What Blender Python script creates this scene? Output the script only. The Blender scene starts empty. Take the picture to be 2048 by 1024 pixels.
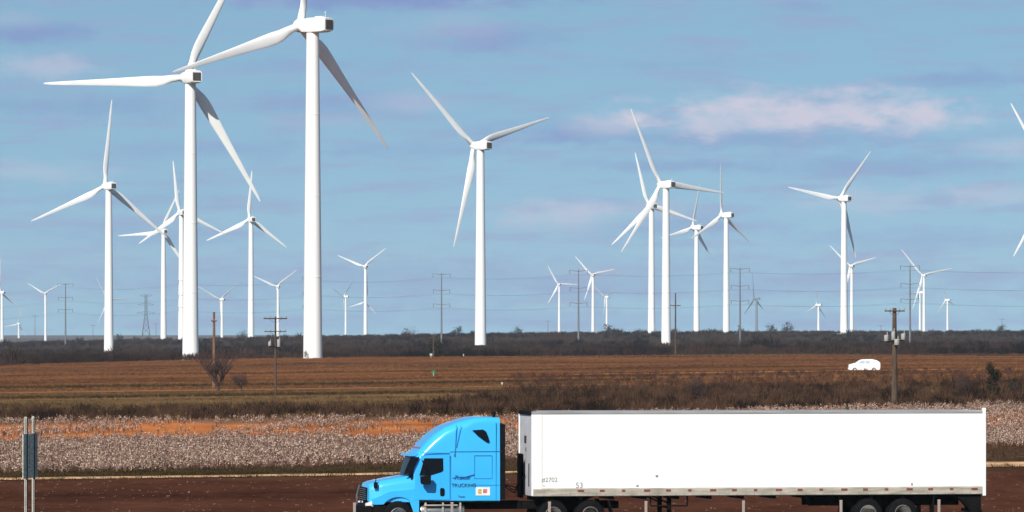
import bpy, math, random
import numpy as np
from mathutils import Vector, Matrix, noise as mnoise
random.seed(7); rng = np.random.default_rng(11)
SC = bpy.context.scene
COL = SC.collection
R = math.radians
F = 11200.0          # focal length in photo pixels (2048 wide)
H = 6.84             # eye height above the road
HOR = 665.0          # row of eye level in the photo

# ------------------------------------------------------------------ camera
cd = bpy.data.cameras.new("Camera"); cam = bpy.data.objects.new("Camera", cd); COL.objects.link(cam)
cam.location = (0, 0, H); cam.rotation_euler = (R(90), 0, 0)
cd.sensor_width = 36; cd.lens = F / 2048 * 36; cd.shift_y = (HOR - 512) / 2048
cd.clip_start = 1; cd.clip_end = 60000
SC.camera = cam

# ------------------------------------------------------------------ light
SUN_AZ = 25.0; SUN_EL = 36.0      # sun behind the camera, to its left
sd = bpy.data.lights.new("sun", 'SUN'); sd.energy = 5.0; sd.angle = R(0.5); sd.color = (1.0, 0.95, 0.87)
so = bpy.data.objects.new("sun", sd); COL.objects.link(so)
ldir = Vector((math.sin(R(SUN_AZ)) * math.cos(R(SUN_EL)), math.cos(R(SUN_AZ)) * math.cos(R(SUN_EL)), -math.sin(R(SUN_EL))))
so.rotation_euler = ldir.to_track_quat('-Z', 'Y').to_euler(); so.location = (-40, -60, 60)
SC.view_settings.view_transform = 'Standard'; SC.view_settings.look = 'None'
SC.view_settings.exposure = 0.22; SC.view_settings.gamma = 1.0; SC.view_settings.use_curve_mapping = False
SC.render.resolution_x = 1024; SC.render.resolution_y = 512

# ------------------------------------------------------------------ world
W = bpy.data.worlds.new("World"); SC.world = W; W.use_nodes = True
nt = W.node_tree; nt.nodes.clear()
def N(t, **k):
    n = nt.nodes.new(t)
    for a, b in k.items(): setattr(n, a, b)
    return n
def M(op, a, b=None, c=None, clamp=False):
    n = N('ShaderNodeMath', operation=op, use_clamp=clamp)
    for i, v in enumerate((a, b, c)):
        if v is None: continue
        if isinstance(v, (int, float)): n.inputs[i].default_value = v
        else: nt.links.new(v, n.inputs[i])
    return n.outputs[0]
def MIX(f, a, b, mode='MIX'):
    n = N('ShaderNodeMix', data_type='RGBA', blend_type=mode)
    for s, v in ((0, f), (6, a), (7, b)):
        if isinstance(v, (int, float)): n.inputs[s].default_value = v
        elif isinstance(v, tuple): n.inputs[s].default_value = (*v, 1)
        else: nt.links.new(v, n.inputs[s])
    return n.outputs[2]
tc = N('ShaderNodeTexCoord'); sp = N('ShaderNodeSeparateXYZ'); nt.links.new(tc.outputs['Generated'], sp.inputs[0])
az = M('ARCTAN2', sp.outputs[0], sp.outputs[1]); el = M('ARCSINE', sp.outputs[2])
sky = N('ShaderNodeTexSky', sky_type='NISHITA'); sky.sun_disc = False
sky.sun_elevation = R(SUN_EL); sky.sun_rotation = R(180 + SUN_AZ); sky.dust_density = 0.6; sky.ozone_density = 2.0; sky.air_density = 1.0
# the sky low over the plain is a clear deep blue: look it up a little higher than the horizon
lift = N('ShaderNodeVectorMath', operation='ADD'); nt.links.new(tc.outputs['Generated'], lift.inputs[0]); lift.inputs[1].default_value = (0, 0, 0.16)
nt.links.new(lift.outputs[0], sky.inputs[0])
def noise(sx, sy, ox, scale, det, rough=0.55):
    cb = N('ShaderNodeCombineXYZ'); nt.links.new(M('MULTIPLY', az, sx), cb.inputs[0]); nt.links.new(M('MULTIPLY', el, sy), cb.inputs[1]); cb.inputs[2].default_value = ox
    n = N('ShaderNodeTexNoise'); n.inputs['Scale'].default_value = scale; n.inputs['Detail'].default_value = det; n.inputs['Roughness'].default_value = rough
    nt.links.new(cb.outputs[0], n.inputs['Vector']); return n.outputs[0]
wob = M('MULTIPLY', M('SUBTRACT', noise(130, 330, 3.0, 1.0, 6, 0.6), 0.5), 1.0)
def blob(px, py, wx, wy, amp):
    a0 = (px - 1024) / F; e0 = (HOR - py) / F
    dx = M('DIVIDE', M('SUBTRACT', az, a0), wx / F); dy = M('DIVIDE', M('SUBTRACT', el, e0), wy / F)
    d = M('ADD', M('MULTIPLY', dx, dx), M('MULTIPLY', dy, dy))
    d = M('ADD', M('SQRT', d), M('MULTIPLY', wob, -2.5))
    v = N('ShaderNodeMapRange', interpolation_type='SMOOTHSTEP'); nt.links.new(d, v.inputs[0])
    v.inputs[1].default_value = 1.35; v.inputs[2].default_value = 0.05; v.inputs[3].default_value = 0; v.inputs[4].default_value = amp
    return v.outputs[0]
def addall(l):
    r = l[0]
    for x in l[1:]: r = M('ADD', r, x, clamp=True)
    return r
pale = addall([blob(1600, 226, 330, 50, .62), blob(1450, 242, 190, 38, .4), blob(1720, 215, 170, 34, .4), blob(1215, 250, 85, 26, .5), blob(1120, 432, 140, 34, .5), blob(1290, 415, 110, 20, .3),
               blob(90, 135, 110, 28, .45), blob(920, 60, 130, 36, .22), blob(90, 345, 140, 22, .28), blob(1850, 240, 130, 30, .4), blob(2010, 300, 90, 24, .4),
               blob(1990, 390, 100, 24, .4), blob(1740, 400, 150, 34, .3), blob(640, 240, 160, 18, .15), blob(30, 45, 90, 20, .2), blob(820, 205, 110, 26, .3), blob(1180, 545, 120, 14, .2)])
dark = addall([blob(760, 2, 340, 22, .9), blob(60, 66, 140, 30, .75), blob(960, 75, 150, 36, .8), blob(180, 215, 220, 26, .4), blob(1500, 275, 430, 24, .6), blob(1100, 262, 200, 30, .4),
               blob(1940, 160, 160, 22, .5), blob(1610, 14, 70, 12, .3), blob(700, 210, 240, 40, .4), blob(420, 300, 260, 26, .3), blob(1350, 130, 200, 10, .2), blob(1330, 455, 300, 26, .35),
               blob(1750, 330, 300, 30, .4), blob(1000, 560, 1300, 50, .4), blob(300, 470, 260, 24, .35), blob(1100, 640, 1300, 26, .3), blob(1330, 330, 200, 16, .4), blob(600, 130, 200, 16, .2), blob(1850, 480, 260, 26, .35), blob(300, 400, 260, 18, .25), blob(850, 300, 200, 18, .3)])
gen = noise(45, 330, 9.0, 1.0, 7, .6)
gm = N('ShaderNodeMapRange', interpolation_type='SMOOTHSTEP'); nt.links.new(gen, gm.inputs[0]); gm.inputs[1].default_value = .45; gm.inputs[2].default_value = .66; gm.inputs[4].default_value = .7
base = MIX(1.0, sky.outputs[0], (0.95, 1.13, 1.06), 'MULTIPLY')
SKYK = 1.0
c1 = MIX(gm.outputs[0], base, (3.1, 4.1, 6.5))
c2 = MIX(dark, c1, (2.2, 3.2, 6.1))
c3 = MIX(pale, c2, (6.3, 6.3, 7.6))
bg = N('ShaderNodeBackground'); bg.inputs[1].default_value = 0.083; nt.links.new(c3, bg.inputs[0])
wo = N('ShaderNodeOutputWorld'); nt.links.new(bg.outputs[0], wo.inputs[0])

# ------------------------------------------------------------------ helpers
def tag(o, label=None, cat=None, group=None, kind=None):
    if label: o["label"] = label
    if cat: o["category"] = cat
    if group: o["group"] = group
    if kind: o["kind"] = kind
    return o
def empty(name, loc, rz=0.0):
    o = bpy.data.objects.new(name, None); COL.objects.link(o); o.location = loc; o.rotation_euler = (0, 0, rz); o.empty_display_size = .5
    return o
def mat(name, col, rough=0.8, metal=0.0, var=0.0, scale=3.0, spec=0.3, bump=0.0, stretch=(1, 1, 1), coat=0.0, col2=None, detail=5, rg=(.35, .65)):
    m = bpy.data.materials.new(name); m.use_nodes = True; t = m.node_tree; b = t.nodes['Principled BSDF']
    b.inputs['Base Color'].default_value = (*col, 1); b.inputs['Roughness'].default_value = rough; b.inputs['Metallic'].default_value = metal
    b.inputs['Specular IOR Level'].default_value = spec; b.inputs['Coat Weight'].default_value = coat; b.inputs['Coat Roughness'].default_value = .06
    tcn = t.nodes.new('ShaderNodeTexCoord'); mp = t.nodes.new('ShaderNodeMapping'); mp.inputs['Scale'].default_value = stretch
    t.links.new(tcn.outputs['Object'], mp.inputs[0])
    ns = t.nodes.new('ShaderNodeTexNoise'); ns.inputs['Scale'].default_value = scale; ns.inputs['Detail'].default_value = detail
    t.links.new(mp.outputs[0], ns.inputs['Vector'])
    if var or col2:
        mx = t.nodes.new('ShaderNodeMix'); mx.data_type = 'RGBA'
        mr = t.nodes.new('ShaderNodeMapRange'); t.links.new(ns.outputs[0], mr.inputs[0]); mr.inputs[1].default_value = rg[0]; mr.inputs[2].default_value = rg[1]
        t.links.new(mr.outputs[0], mx.inputs[0])
        a = tuple(c * (1 - var) for c in col); d = col2 if col2 else tuple(min(1, c * (1 + var)) for c in col)
        mx.inputs[6].default_value = (*a, 1); mx.inputs[7].default_value = (*d, 1)
        t.links.new(mx.outputs[2], b.inputs['Base Color'])
    if bump:
        bp = t.nodes.new('ShaderNodeBump'); bp.inputs['Strength'].default_value = bump; t.links.new(ns.outputs[0], bp.inputs['Height']); t.links.new(bp.outputs[0], b.inputs['Normal'])
    return m

class MB:
    def __init__(s): s.v = []; s.f = []; s.off = (0, 0, 0)
    def add(s, vs, fs):
        n = len(s.v); s.v += [tuple(v) for v in vs]; s.f += [tuple(i + n for i in f) for f in fs]; return s
    def box(s, x0, x1, y0, y1, z0, z1, b=0.0):
        if x0 > x1: x0, x1 = x1, x0
        if y0 > y1: y0, y1 = y1, y0
        if z0 > z1: z0, z1 = z1, z0
        if b <= 0:
            v = [(x0, y0, z0), (x1, y0, z0), (x1, y1, z0), (x0, y1, z0), (x0, y0, z1), (x1, y0, z1), (x1, y1, z1), (x0, y1, z1)]
            return s.add(v, [(3, 2, 1, 0), (4, 5, 6, 7), (0, 1, 5, 4), (1, 2, 6, 5), (2, 3, 7, 6), (3, 0, 4, 7)])
        b = min(b, (x1 - x0) / 2.01, (y1 - y0) / 2.01, (z1 - z0) / 2.01)
        def ring(i, z):   # eight-sided plan ring
            X0, X1, Y0, Y1 = x0 + i, x1 - i, y0 + i, y1 - i; c = b * .6 if i == 0 else b * .3
            return [(X0 + c, Y0, z), (X1 - c, Y0, z), (X1, Y0 + c, z), (X1, Y1 - c, z), (X1 - c, Y1, z), (X0 + c, Y1, z), (X0, Y1 - c, z), (X0, Y0 + c, z)]
        rs = [ring(b, z0), ring(0, z0 + b), ring(0, z1 - b), ring(b, z1)]
        v = sum(rs, []); f = [tuple(reversed(range(8))), tuple(range(24, 32))]
        for k in range(3):
            for i in range(8): j = (i + 1) % 8; f.append((k * 8 + i, k * 8 + j, k * 8 + 8 + j, k * 8 + 8 + i))
        return s.add(v, f)
    def tube(s, pts, rad, n=8, cap=True):
        pts = [Vector(p) for p in pts]; rad = rad if isinstance(rad, (list, tuple)) else [rad] * len(pts)
        vs = []; fs = []
        for i, p in enumerate(pts):
            d = (pts[min(i + 1, len(pts) - 1)] - pts[max(i - 1, 0)]).normalized()
            up = Vector((0, 0, 1)) if abs(d.z) < .95 else Vector((0, 1, 0))
            a = d.cross(up).normalized(); b = d.cross(a).normalized()
            for k in range(n):
                t = 2 * math.pi * k / n; vs.append(p + rad[i] * (math.cos(t) * a + math.sin(t) * b))
        for i in range(len(pts) - 1):
            for k in range(n):
                j = (k + 1) % n; fs.append((i * n + k, i * n + j, i * n + n + j, i * n + n + k))
        if cap: fs.append(tuple(reversed(range(n)))); fs.append(tuple((len(pts) - 1) * n + k for k in range(n)))
        return s.add(vs, fs)
    def lathe(s, prof, n=24, axis='z', c=(0, 0, 0)):
        vs = []; fs = []
        for r, h in prof:
            for k in range(n):
                t = 2 * math.pi * k / n; a, b = r * math.cos(t), r * math.sin(t)
                p = (a, b, h) if axis == 'z' else ((a, h, b) if axis == 'y' else (h, a, b))
                vs.append((p[0] + c[0], p[1] + c[1], p[2] + c[2]))
        for i in range(len(prof) - 1):
            for k in range(n): j = (k + 1) % n; fs.append((i * n + k, i * n + j, i * n + n + j, i * n + n + k))
        fs.append(tuple(range(n))); fs.append(tuple((len(prof) - 1) * n + k for k in range(n)))
        return s.add(vs, fs)
    def prism(s, poly, y0, y1):      # polygon in x,z extruded along y
        n = len(poly); vs = [(x, y0, z) for x, z in poly] + [(x, y1, z) for x, z in poly]
        fs = [tuple(range(n)), tuple(reversed(range(n, 2 * n)))] + [(i, i + n, (i + 1) % n + n, (i + 1) % n) for i in range(n)]
        return s.add(vs, fs)
    def build(s, name, m, parent=None, smooth=None, loc=None):
        me = bpy.data.meshes.new(name); me.from_pydata(s.v, [], s.f); me.update()
        import bmesh
        bm = bmesh.new(); bm.from_mesh(me); bmesh.ops.recalc_face_normals(bm, faces=bm.faces); bm.to_mesh(me); bm.free()
        me.materials.append(m)
        if smooth is not None:
            me.polygons.foreach_set('use_smooth', [True] * len(me.polygons)); me.set_sharp_from_angle(angle=R(smooth))
        o = bpy.data.objects.new(name, me); COL.objects.link(o)
        if parent is not None: o.parent = parent
        if loc is not None: o.location = loc
        return o
def npmesh(name, V, Fc, m, k=4):
    V = np.asarray(V, dtype=np.float32); Fc = np.asarray(Fc, dtype=np.int32)
    me = bpy.data.meshes.new(name); me.vertices.add(len(V)); me.vertices.foreach_set('co', V.ravel())
    me.loops.add(Fc.size); me.loops.foreach_set('vertex_index', Fc.ravel())
    me.polygons.add(len(Fc)); me.polygons.foreach_set('loop_start', np.arange(0, Fc.size, k, dtype=np.int32)); me.polygons.foreach_set('loop_total', np.full(len(Fc), k, dtype=np.int32))
    me.update(calc_edges=True); me.materials.append(m)
    o = bpy.data.objects.new(name, me); COL.objects.link(o); return o
def sstep(a, b, x):
    t = np.clip((x - a) / (b - a), 0, 1); return t * t * (3 - 2 * t)

# ------------------------------------------------------------------ terrain
CORR = []
def terrain(x, y):
    x = np.asarray(x, float); y = np.asarray(y, float)
    k = sstep(214, 262, y) * (.0132 - .0012 * sstep(600, 1200, y))
    xx = np.where(x > 70, 70 + .12 * (x - 70), x); xx = np.where(xx < -380, -380 + .05 * (xx + 380), xx); xx = np.minimum(xx, 130)
    z = k * xx + 4.9 * sstep(2300, 3300, y) - 5.5 * sstep(3700, 6500, y)
    z = z + .0075 * np.minimum(x + 60, 0) * sstep(2000, 3000, y) * (x > -900) * 1.0
    for cx, cy, dz, sg in CORR: z = z + dz * np.exp(-((x - cx) ** 2 + ((y - cy) * .6) ** 2) / (2 * sg * sg))
    return z
def tz(x, y): return float(terrain(x, y))
def gx(px, Y): return (px - 1024) / F * Y
def gp(px, Y): x = gx(px, Y); return (x, Y, tz(x, Y))

# ------------------------------------------------------------------ turbine data (photo measures: hub, tower axis, base row, blade tips)
TURB = [
 ("T1", (604, 50), 625.5, 716, [(788, 303), (370, 146), (640, -290)], "tallest white wind turbine, nearest the camera, its hub close to the top edge"),
 ("T2", (371, 154), 381, 724, [(82, 178), (523, 400), (510, -113)], "second tallest white wind turbine, left of the tallest, one blade pointing flat left"),
 ("T3", (213, 372), 217.5, 706, [(232, 186), (60, 444), (318, 457)], "white wind turbine standing alone at the left with one blade straight up"),
 ("T4", (357, 425), 363, 672, [(352, 326), (283, 490), (446, 466)], "white wind turbine half hidden behind the second tallest turbine's tower"),
 ("T5", (321, 463), 327, 677, [(356, 385), (248, 474), (346, 508)], "slim white wind turbine right of the lone left one, a blade reaching left"),
 ("T6", (498, 439), 502, 671, [(505, 356), (423, 484), (572, 498)], "white wind turbine midway between the two tallest towers"),
 ("T7", (443, 599), 444, 0, [(486, 561), (402, 572)], "small distant white wind turbine just right of the leftmost brown utility pole", 1.35),
 ("T8", (556, 573), 556, 0, [(515, 555), (603, 537)], "small distant white wind turbine right behind the pole with two white transformers", 1.45),
 ("T9", (731, 533), 731, 0, [(697, 520), (773, 501)], "small white wind turbine in a raised Y just right of the tallest turbine's tower"),
 ("T10", (691, 593), 691.5, 0, [(725, 557), (678, 578)], "faint distant wind turbine between the tallest tower and the small raised Y one", 1.1),
 ("T11", (946, 291), 961, 690, [(830, 152), (1106, 231), (910, 497)], "white wind turbine standing alone mid photo, one blade hanging almost straight down"),
 ("T12", (1321, 369), 1332, 706, [(1273, 225), (1458, 381), (1238, 512)], "front white wind turbine of the cluster right of centre, with the lowest foot"),
 ("T13", (1294, 412), 1303, 673, [(1275, 318), (1387, 433)], "leftmost white wind turbine of the cluster right of centre, a pale pad at its foot"),
 ("T14", (1387, 455), 1393, 669, [(1404, 386), (1338, 470), (1411, 492)], "shortest white wind turbine of the cluster right of centre"),
 ("T15", (1446, 430), 1452.5, 669, [(1449, 328), (1400, 467), (1516, 478)], "rightmost white wind turbine of the cluster right of centre, one blade bolt upright"),
 ("T16", (1683, 397), 1688, 666, [(1752, 299), (1577, 378), (1713, 515)], "large white wind turbine at the right, between the cluster and the weathered utility pole"),
 ("T17", (1700, 532), 1703.5, 0, [(1757, 512), (1667, 495)], "smaller white wind turbine peeking out behind the large right hand one's tower"),
 ("T18", (1510, 597), 1513, 0, [(1495, 538), (1492, 622)], "small dark grey wind turbine beside the steel pylon, darker than the others", 1.3),
 ("T19", (1636, 610), 1637, 0, [(1641, 555), (1611, 620), (1657, 626)], "tiny pale wind turbine left of the large right hand one, one blade straight up", 1.2),
 ("T20", (1846, 551), 1848, 0, [(1804, 497), (1911, 535)], "white wind turbine behind the far right pylon with a long blade sweeping right"),
 ("T21", (1838, 585), 1840, 0, [(1822, 585), (1848, 536)], "faint wind turbine merged with the left side of one behind the rightmost pylon", 1.2),
 ("T22", (1893, 600), 1895, 0, [(1896, 580), (1880, 622)], "tiny pale wind turbine last to the right on the horizon before the photo edge", 1.1),
 ("T23", (1117, 569), 1118.5, 0, [(1092, 548), (1143, 580)], "distant white wind turbine left of the steel pylon nearest the photo centre"),
 ("T24", (1184, 550), 1186, 0, [(1148, 522), (1240, 545)], "distant white wind turbine right of the steel pylon nearest the photo centre"),
 ("T25", (1212, 594), 1213.5, 0, [(1240, 577), (1195, 574)], "small pale wind turbine right of the pair flanking the central pylon", 1.1),
 ("T26", (89, 587), 91, 0, [(122, 572), (56, 571)], "small pale wind turbine at the far left blades in a V, beside a steel pylon", 1.2),
 ("T27", (6, 585), 4, 0, [(13, 512), (50, 620)], "distant white wind turbine cut by the left edge of the photo", 1.5),
 ("T28", (214, 600), 219, 0, [(191, 652), (196, 560)], "distant wind turbine hidden behind the lone left tower, only a blade showing", 1.2),
 ("T29", (728, 604), 730, 0, [(699, 620), (741, 575)], "faint wind turbine hidden behind the raised Y one, a single blade showing", 1.0),
 ("T30", (2103, 358), 2114, 690, [(2015, 205), (2022, 512)], "large wind turbine outside the right edge, only two blade tips reaching in"),
 ("T31", (37, 648), 37.5, 0, [(45, 640)], "faintest wind turbine low over the horizon at the far left", 0.9),
]
def fit(hub, tips):
    best = None; rel = [(x - hub[0], hub[1] - y) for x, y in tips]
    for ph in np.arange(0, 120, .5):
        used = []
        for h, v in rel:
            k = max((k for k in range(3) if k not in used), key=lambda k: h * math.sin(R(ph + 120 * k)) * 1.0 + v * math.cos(R(ph + 120 * k)))
            used.append(k)
        th = [R(ph + 120 * k) for k in used]
        def solve(tx):
            A = sum((tx * math.sin(t)) ** 2 + math.cos(t) ** 2 for t in th); B = sum(h * tx * math.sin(t) + v * math.cos(t) for (h, v), t in zip(rel, th))
            Rr = max(B / A, 1); c = sum((h - Rr * tx * math.sin(t)) ** 2 + (v - Rr * math.cos(t)) ** 2 for (h, v), t in zip(rel, th)); return c, Rr
        for tx in np.arange(.45, .99, .03):
            c, Rr = solve(tx)
            if best is None or c < best[0]: best = (c, Rr, tx, ph)
    return best
TD = []
for t in TURB:
    name, hub, tx_, base, tips, lab = t[:6]
    sc = t[6] if len(t) > 6 else None
    if sc is None: sc = (base - hub[1]) / 80.0 if base else (HOR - hub[1]) / 75.0
    Y = F / sc; x = gx(tx_, Y)
    if base in (716, 724, 706, 690):
        want = H - (base - HOR) / sc; CORR.append([x, Y, want - tz(x, Y), 60])
    c, Rr, tx, ph = fit(hub, tips) if len(tips) > 1 else (0, 20, .8, 20)
    Rm = min(max(Rr / sc, 34), 47)
    tx = min(tx, .93)
    TD.append((name, x, Y, H + (HOR - hub[1]) / sc, tx, ph, Rm, lab))

# ------------------------------------------------------------------ ground
def ground_mat():
    m = bpy.data.materials.new("prairie_ground"); m.use_nodes = True; t = m.node_tree; b = t.nodes['Principled BSDF']
    b.inputs['Roughness'].default_value = 1; b.inputs['Specular IOR Level'].default_value = 0
    L = t.links.new
    tcn = t.nodes.new('ShaderNodeTexCoord'); s_ = t.nodes.new('ShaderNodeSeparateXYZ'); L(tcn.outputs['Object'], s_.inputs[0])
    def ns(scl, st, det=6, ro=.6):
        mp = t.nodes.new('ShaderNodeMapping'); mp.inputs['Scale'].default_value = st; L(tcn.outputs['Object'], mp.inputs[0])
        n = t.nodes.new('ShaderNodeTexNoise'); n.inputs['Scale'].default_value = scl; n.inputs['Detail'].default_value = det; n.inputs['Roughness'].default_value = ro; L(mp.outputs[0], n.inputs['Vector']); return n.outputs[0]
    def ma(op, a, b_=None):
        n = t.nodes.new('ShaderNodeMath'); n.operation = op
        for i, v in enumerate((a, b_)):
            if v is None: continue
            if isinstance(v, (int, float)): n.inputs[i].default_value = v
            else: L(v, n.inputs[i])
        return n.outputs[0]
    # position along the view over the plain, in logarithmic depth, edges made ragged
    rag = ma('MULTIPLY', ma('SUBTRACT', ns(1, (.035, .006, 1)), .5), .10)
    lg = ma('ADD', ma('LOGARITHM', ma('MAXIMUM', s_.outputs[1], 1.0), 10.0), rag)
    mr = t.nodes.new('ShaderNodeMapRange'); L(lg, mr.inputs[0]); mr.inputs[1].default_value = 2.0; mr.inputs[2].default_value = 4.0
    cr = t.nodes.new('ShaderNodeValToRGB'); L(mr.outputs[0], cr.inputs[0])
    def p(Y): return (math.log10(Y) - 2) / 2
    stops = [(100, (.072, .028, .017)), (262, (.072, .028, .017)), (278, (.045, .036, .016)), (292, (.09, .045, .032)), (356, (.10, .045, .032)), (362, (.45, .15, .045)), (380, (.33, .095, .032)), (400, (.48, .17, .055)), (420, (.40, .13, .04)), (436, (.46, .16, .05)),
             (446, (.2, .095, .06)), (462, (.11, .065, .028)), (610, (.125, .078, .034)), (640, (.16, .085, .037)), (760, (.09, .04, .02)), (800, (.17, .085, .035)), (850, (.09, .038, .018)), (880, (.12, .05, .02)), (960, (.17, .07, .027)), (1040, (.08, .035, .016)), (1075, (.17, .07, .027)), (1200, (.1, .043, .02)), (1240, (.16, .065, .025)),
             (1380, (.15, .06, .024)), (1500, (.045, .032, .018)), (1650, (.035, .027, .022)), (9000, (.06, .045, .035))]
    e = cr.color_ramp.elements
    e[0].position = p(stops[0][0]); e[0].color = (*stops[0][1], 1); e[1].position = p(stops[-1][0]); e[1].color = (*stops[-1][1], 1)
    for Y, c in stops[1:-1]:
        q = e.new(p(Y)); q.color = (*c, 1)
    v1 = ns(1, (.25, .06, 1), 8, .7)
    v2 = ns(1, (2.2, .7, 1), 6, .75)
    v3 = ns(1, (.012, .035, 1), 6, .7)
    k = ma('ADD', ma('ADD', ma('MULTIPLY', v1, 1.7), ma('MULTIPLY', v2, 1.1)), ma('MULTIPLY', v3, 1.6))
    k = ma('MAXIMUM', ma('ADD', k, -1.25), .12)
    mx = t.nodes.new('ShaderNodeMix'); mx.data_type = 'RGBA'; mx.blend_type = 'MULTIPLY'; mx.inputs[0].default_value = 1
    L(cr.outputs[0], mx.inputs[6]); cb = t.nodes.new('ShaderNodeCombineXYZ')
    for i in range(3): L(k, cb.inputs[i])
    L(cb.outputs[0], mx.inputs[7]); L(mx.outputs[2], b.inputs['Base Color'])
    return m
def axis(segs):
    r = []
    for a, b, n in segs: r += list(np.linspace(a, b, n, endpoint=False))
    return np.array(r + [segs[-1][1]])
xs = axis([(-16000, -1500, 12), (-1500, -450, 16), (-450, -60, 50), (-60, 60, 40), (60, 450, 50), (450, 1500, 16), (1500, 16000, 12)])
ys = axis([(-3000, 0, 10), (0, 200, 10), (200, 600, 70), (600, 2200, 80), (2200, 4200, 70), (4200, 7000, 25), (7000, 26000, 20)])
GX, GY = np.meshgrid(xs, ys); GZ = terrain(GX, GY) + np.where(GY > 212, 1, 0) * 0.0
V = np.stack([GX, GY, GZ], -1).reshape(-1, 3); nx_, ny_ = len(xs), len(ys)
ii, jj = np.meshgrid(np.arange(nx_ - 1), np.arange(ny_ - 1)); q = (jj * nx_ + ii).ravel()
g = npmesh("ground", V, np.stack([q, q + 1, q + nx_ + 1, q + nx_], 1), ground_mat()); tag(g, kind="structure")
g.data.polygons.foreach_set('use_smooth', [True] * len(g.data.polygons))

def strip(name, x0, x1, ylo, yhi, m, lift, nx=120, ny=4):
    X = np.linspace(x0, x1, nx); T = np.linspace(0, 1, ny); vs = []
    for t in T:
        for x in X:
            y = ylo(x) * (1 - t) + yhi(x) * t; vs.append((x, y, tz(x, y) + lift))
    f = [(j * nx + i, j * nx + i + 1, (j + 1) * nx + i + 1, (j + 1) * nx + i) for j in range(ny - 1) for i in range(nx - 1)]
    o = npmesh(name, vs, f, m); tag(o, kind="structure"); return o
def wob_(x, s, a): return a * (mnoise.noise(Vector((x * s, 3.7, 0))) + .5 * mnoise.noise(Vector((x * s * 3.1, 9.1, 0))))
m_dirt = mat("pale_dirt_track", (.52, .31, .17), 1, var=.45, scale=.6, spec=0, stretch=(1, .5, 1))
strip("dirt_track", -60, 60, lambda x: 271.3 + wob_(x, .15, .5), lambda x: 275.2 + 6 * float(sstep(10, 22, x)) + wob_(x + 50, .12, .8), m_dirt, .03)
m_track2 = mat("pale_farm_track", (.42, .22, .11), 1, var=.35, scale=.5, spec=0, stretch=(.3, 1, 1))
strip("farm_track", 10, 140, lambda x: 893 + .1 * (x - 50) + wob_(x, .05, 4), lambda x: 906 + .1 * (x - 50) + wob_(x + 9, .05, 4), m_track2, .03)
strip("faint_track", -75, 20, lambda x: 708 + wob_(x, .05, 6), lambda x: 716 + wob_(x + 30, .07, 8), mat("dry_track", (.30, .16, .075), 1, var=.3, scale=.4, spec=0, stretch=(.3, 1, 1)), .03)

# highway under the lorry (just below the frame) ------------------------------------
YAW = R(190); OX, OY = 41 / F * 193.5, 193.5
D = Vector((math.cos(YAW), math.sin(YAW), 0)); LFT = Vector((-math.sin(YAW), math.cos(YAW), 0))
def w(u, v, z=0.0): p = Vector((OX, OY, 0)) + D * u + LFT * v; return (p.x, p.y, z)
def roadstrip(name, v0, v1, z, m, u0=-160, u1=160):
    o = npmesh(name, [w(u0, v0, z), w(u0, v1, z), w(u1, v1, z), w(u1, v0, z)], [(0, 1, 2, 3)], m); tag(o, kind="structure"); return o
GZOFF = .012
m_asph = mat("asphalt", (.05, .05, .052), .9, var=.25, scale=4, spec=.2)
roadstrip("highway", -4.6, 4.4, GZOFF, m_asph)
m_line = mat("road_paint", (.75, .75, .7), .7, var=.1, scale=6)
roadstrip("edge_line", -4.1, -3.97, GZOFF + .004, m_line); roadstrip("edge_line", 3.6, 3.73, GZOFF + .004, mat("yellow_road_paint", (.7, .45, .05), .7, var=.1, scale=6))
roadstrip("highway_far_lanes", 14, 23, GZOFF, m_asph)

# ------------------------------------------------------------------ vegetation (stuff)
def clump_template(n, h, spread, width, upright=.75, seed=0):
    r = np.random.default_rng(seed); P = []
    for i in range(n):
        a = r.uniform(0, 2 * math.pi); t0 = r.uniform(0, .55)
        lean = r.normal(0, 1 - upright) ; az_ = a
        b = np.array([math.cos(a) * spread * .5 * r.uniform(0, 1), math.sin(a) * spread * .5 * r.uniform(0, 1), t0 * h])
        d = np.array([math.cos(az_) * (1 - upright) * r.uniform(.3, 2), math.sin(az_) * (1 - upright) * r.uniform(.3, 2), 1.0]); d /= np.linalg.norm(d)
        Ln = h * r.uniform(.3, .62) * (1.0 - .45 * abs(math.hypot(b[0], b[1])) / (spread * .5 + .01))
        s = np.cross(d, [math.cos(r.uniform(0, 6.3)), math.sin(r.uniform(0, 6.3)), 0.05]); s = s / (np.linalg.norm(s) + 1e-6) * width * .5
        e_ = b + d * Ln; bend = np.array([r.normal(0, .06), r.normal(0, .06), 0]) * h
        P += [b - s, b + s, e_ + s * .25 + bend, e_ - s * .25 + bend]
    return np.array(P)
def scatter(name, pts, temps, scl, m, seed=1, sz=None):
    r = np.random.default_rng(seed); out = []
    pts = np.asarray(pts, float); z = terrain(pts[:, 0], pts[:, 1]); kind = r.integers(0, len(temps), len(pts)); ang = r.uniform(0, 6.283, len(pts)); s = scl(r, pts)
    for k, T in enumerate(temps):
        i = np.where(kind == k)[0]
        if len(i) == 0: continue
        c, sn = np.cos(ang[i])[:, None], np.sin(ang[i])[:, None]
        X = T[None, :, 0] * c - T[None, :, 1] * sn; Y = T[None, :, 0] * sn + T[None, :, 1] * c; Z = np.repeat(T[None, :, 2], len(i), 0)
        Q = np.stack([X, Y, Z], -1) * s[i][:, None, None]
        Q[..., 0] += pts[i, 0][:, None]; Q[..., 1] += pts[i, 1][:, None]; Q[..., 2] += z[i][:, None] - .03
        out.append(Q.reshape(-1, 3))
    V = np.concatenate(out); return npmesh(name, V, np.arange(len(V)).reshape(-1, 4), m)
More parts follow.
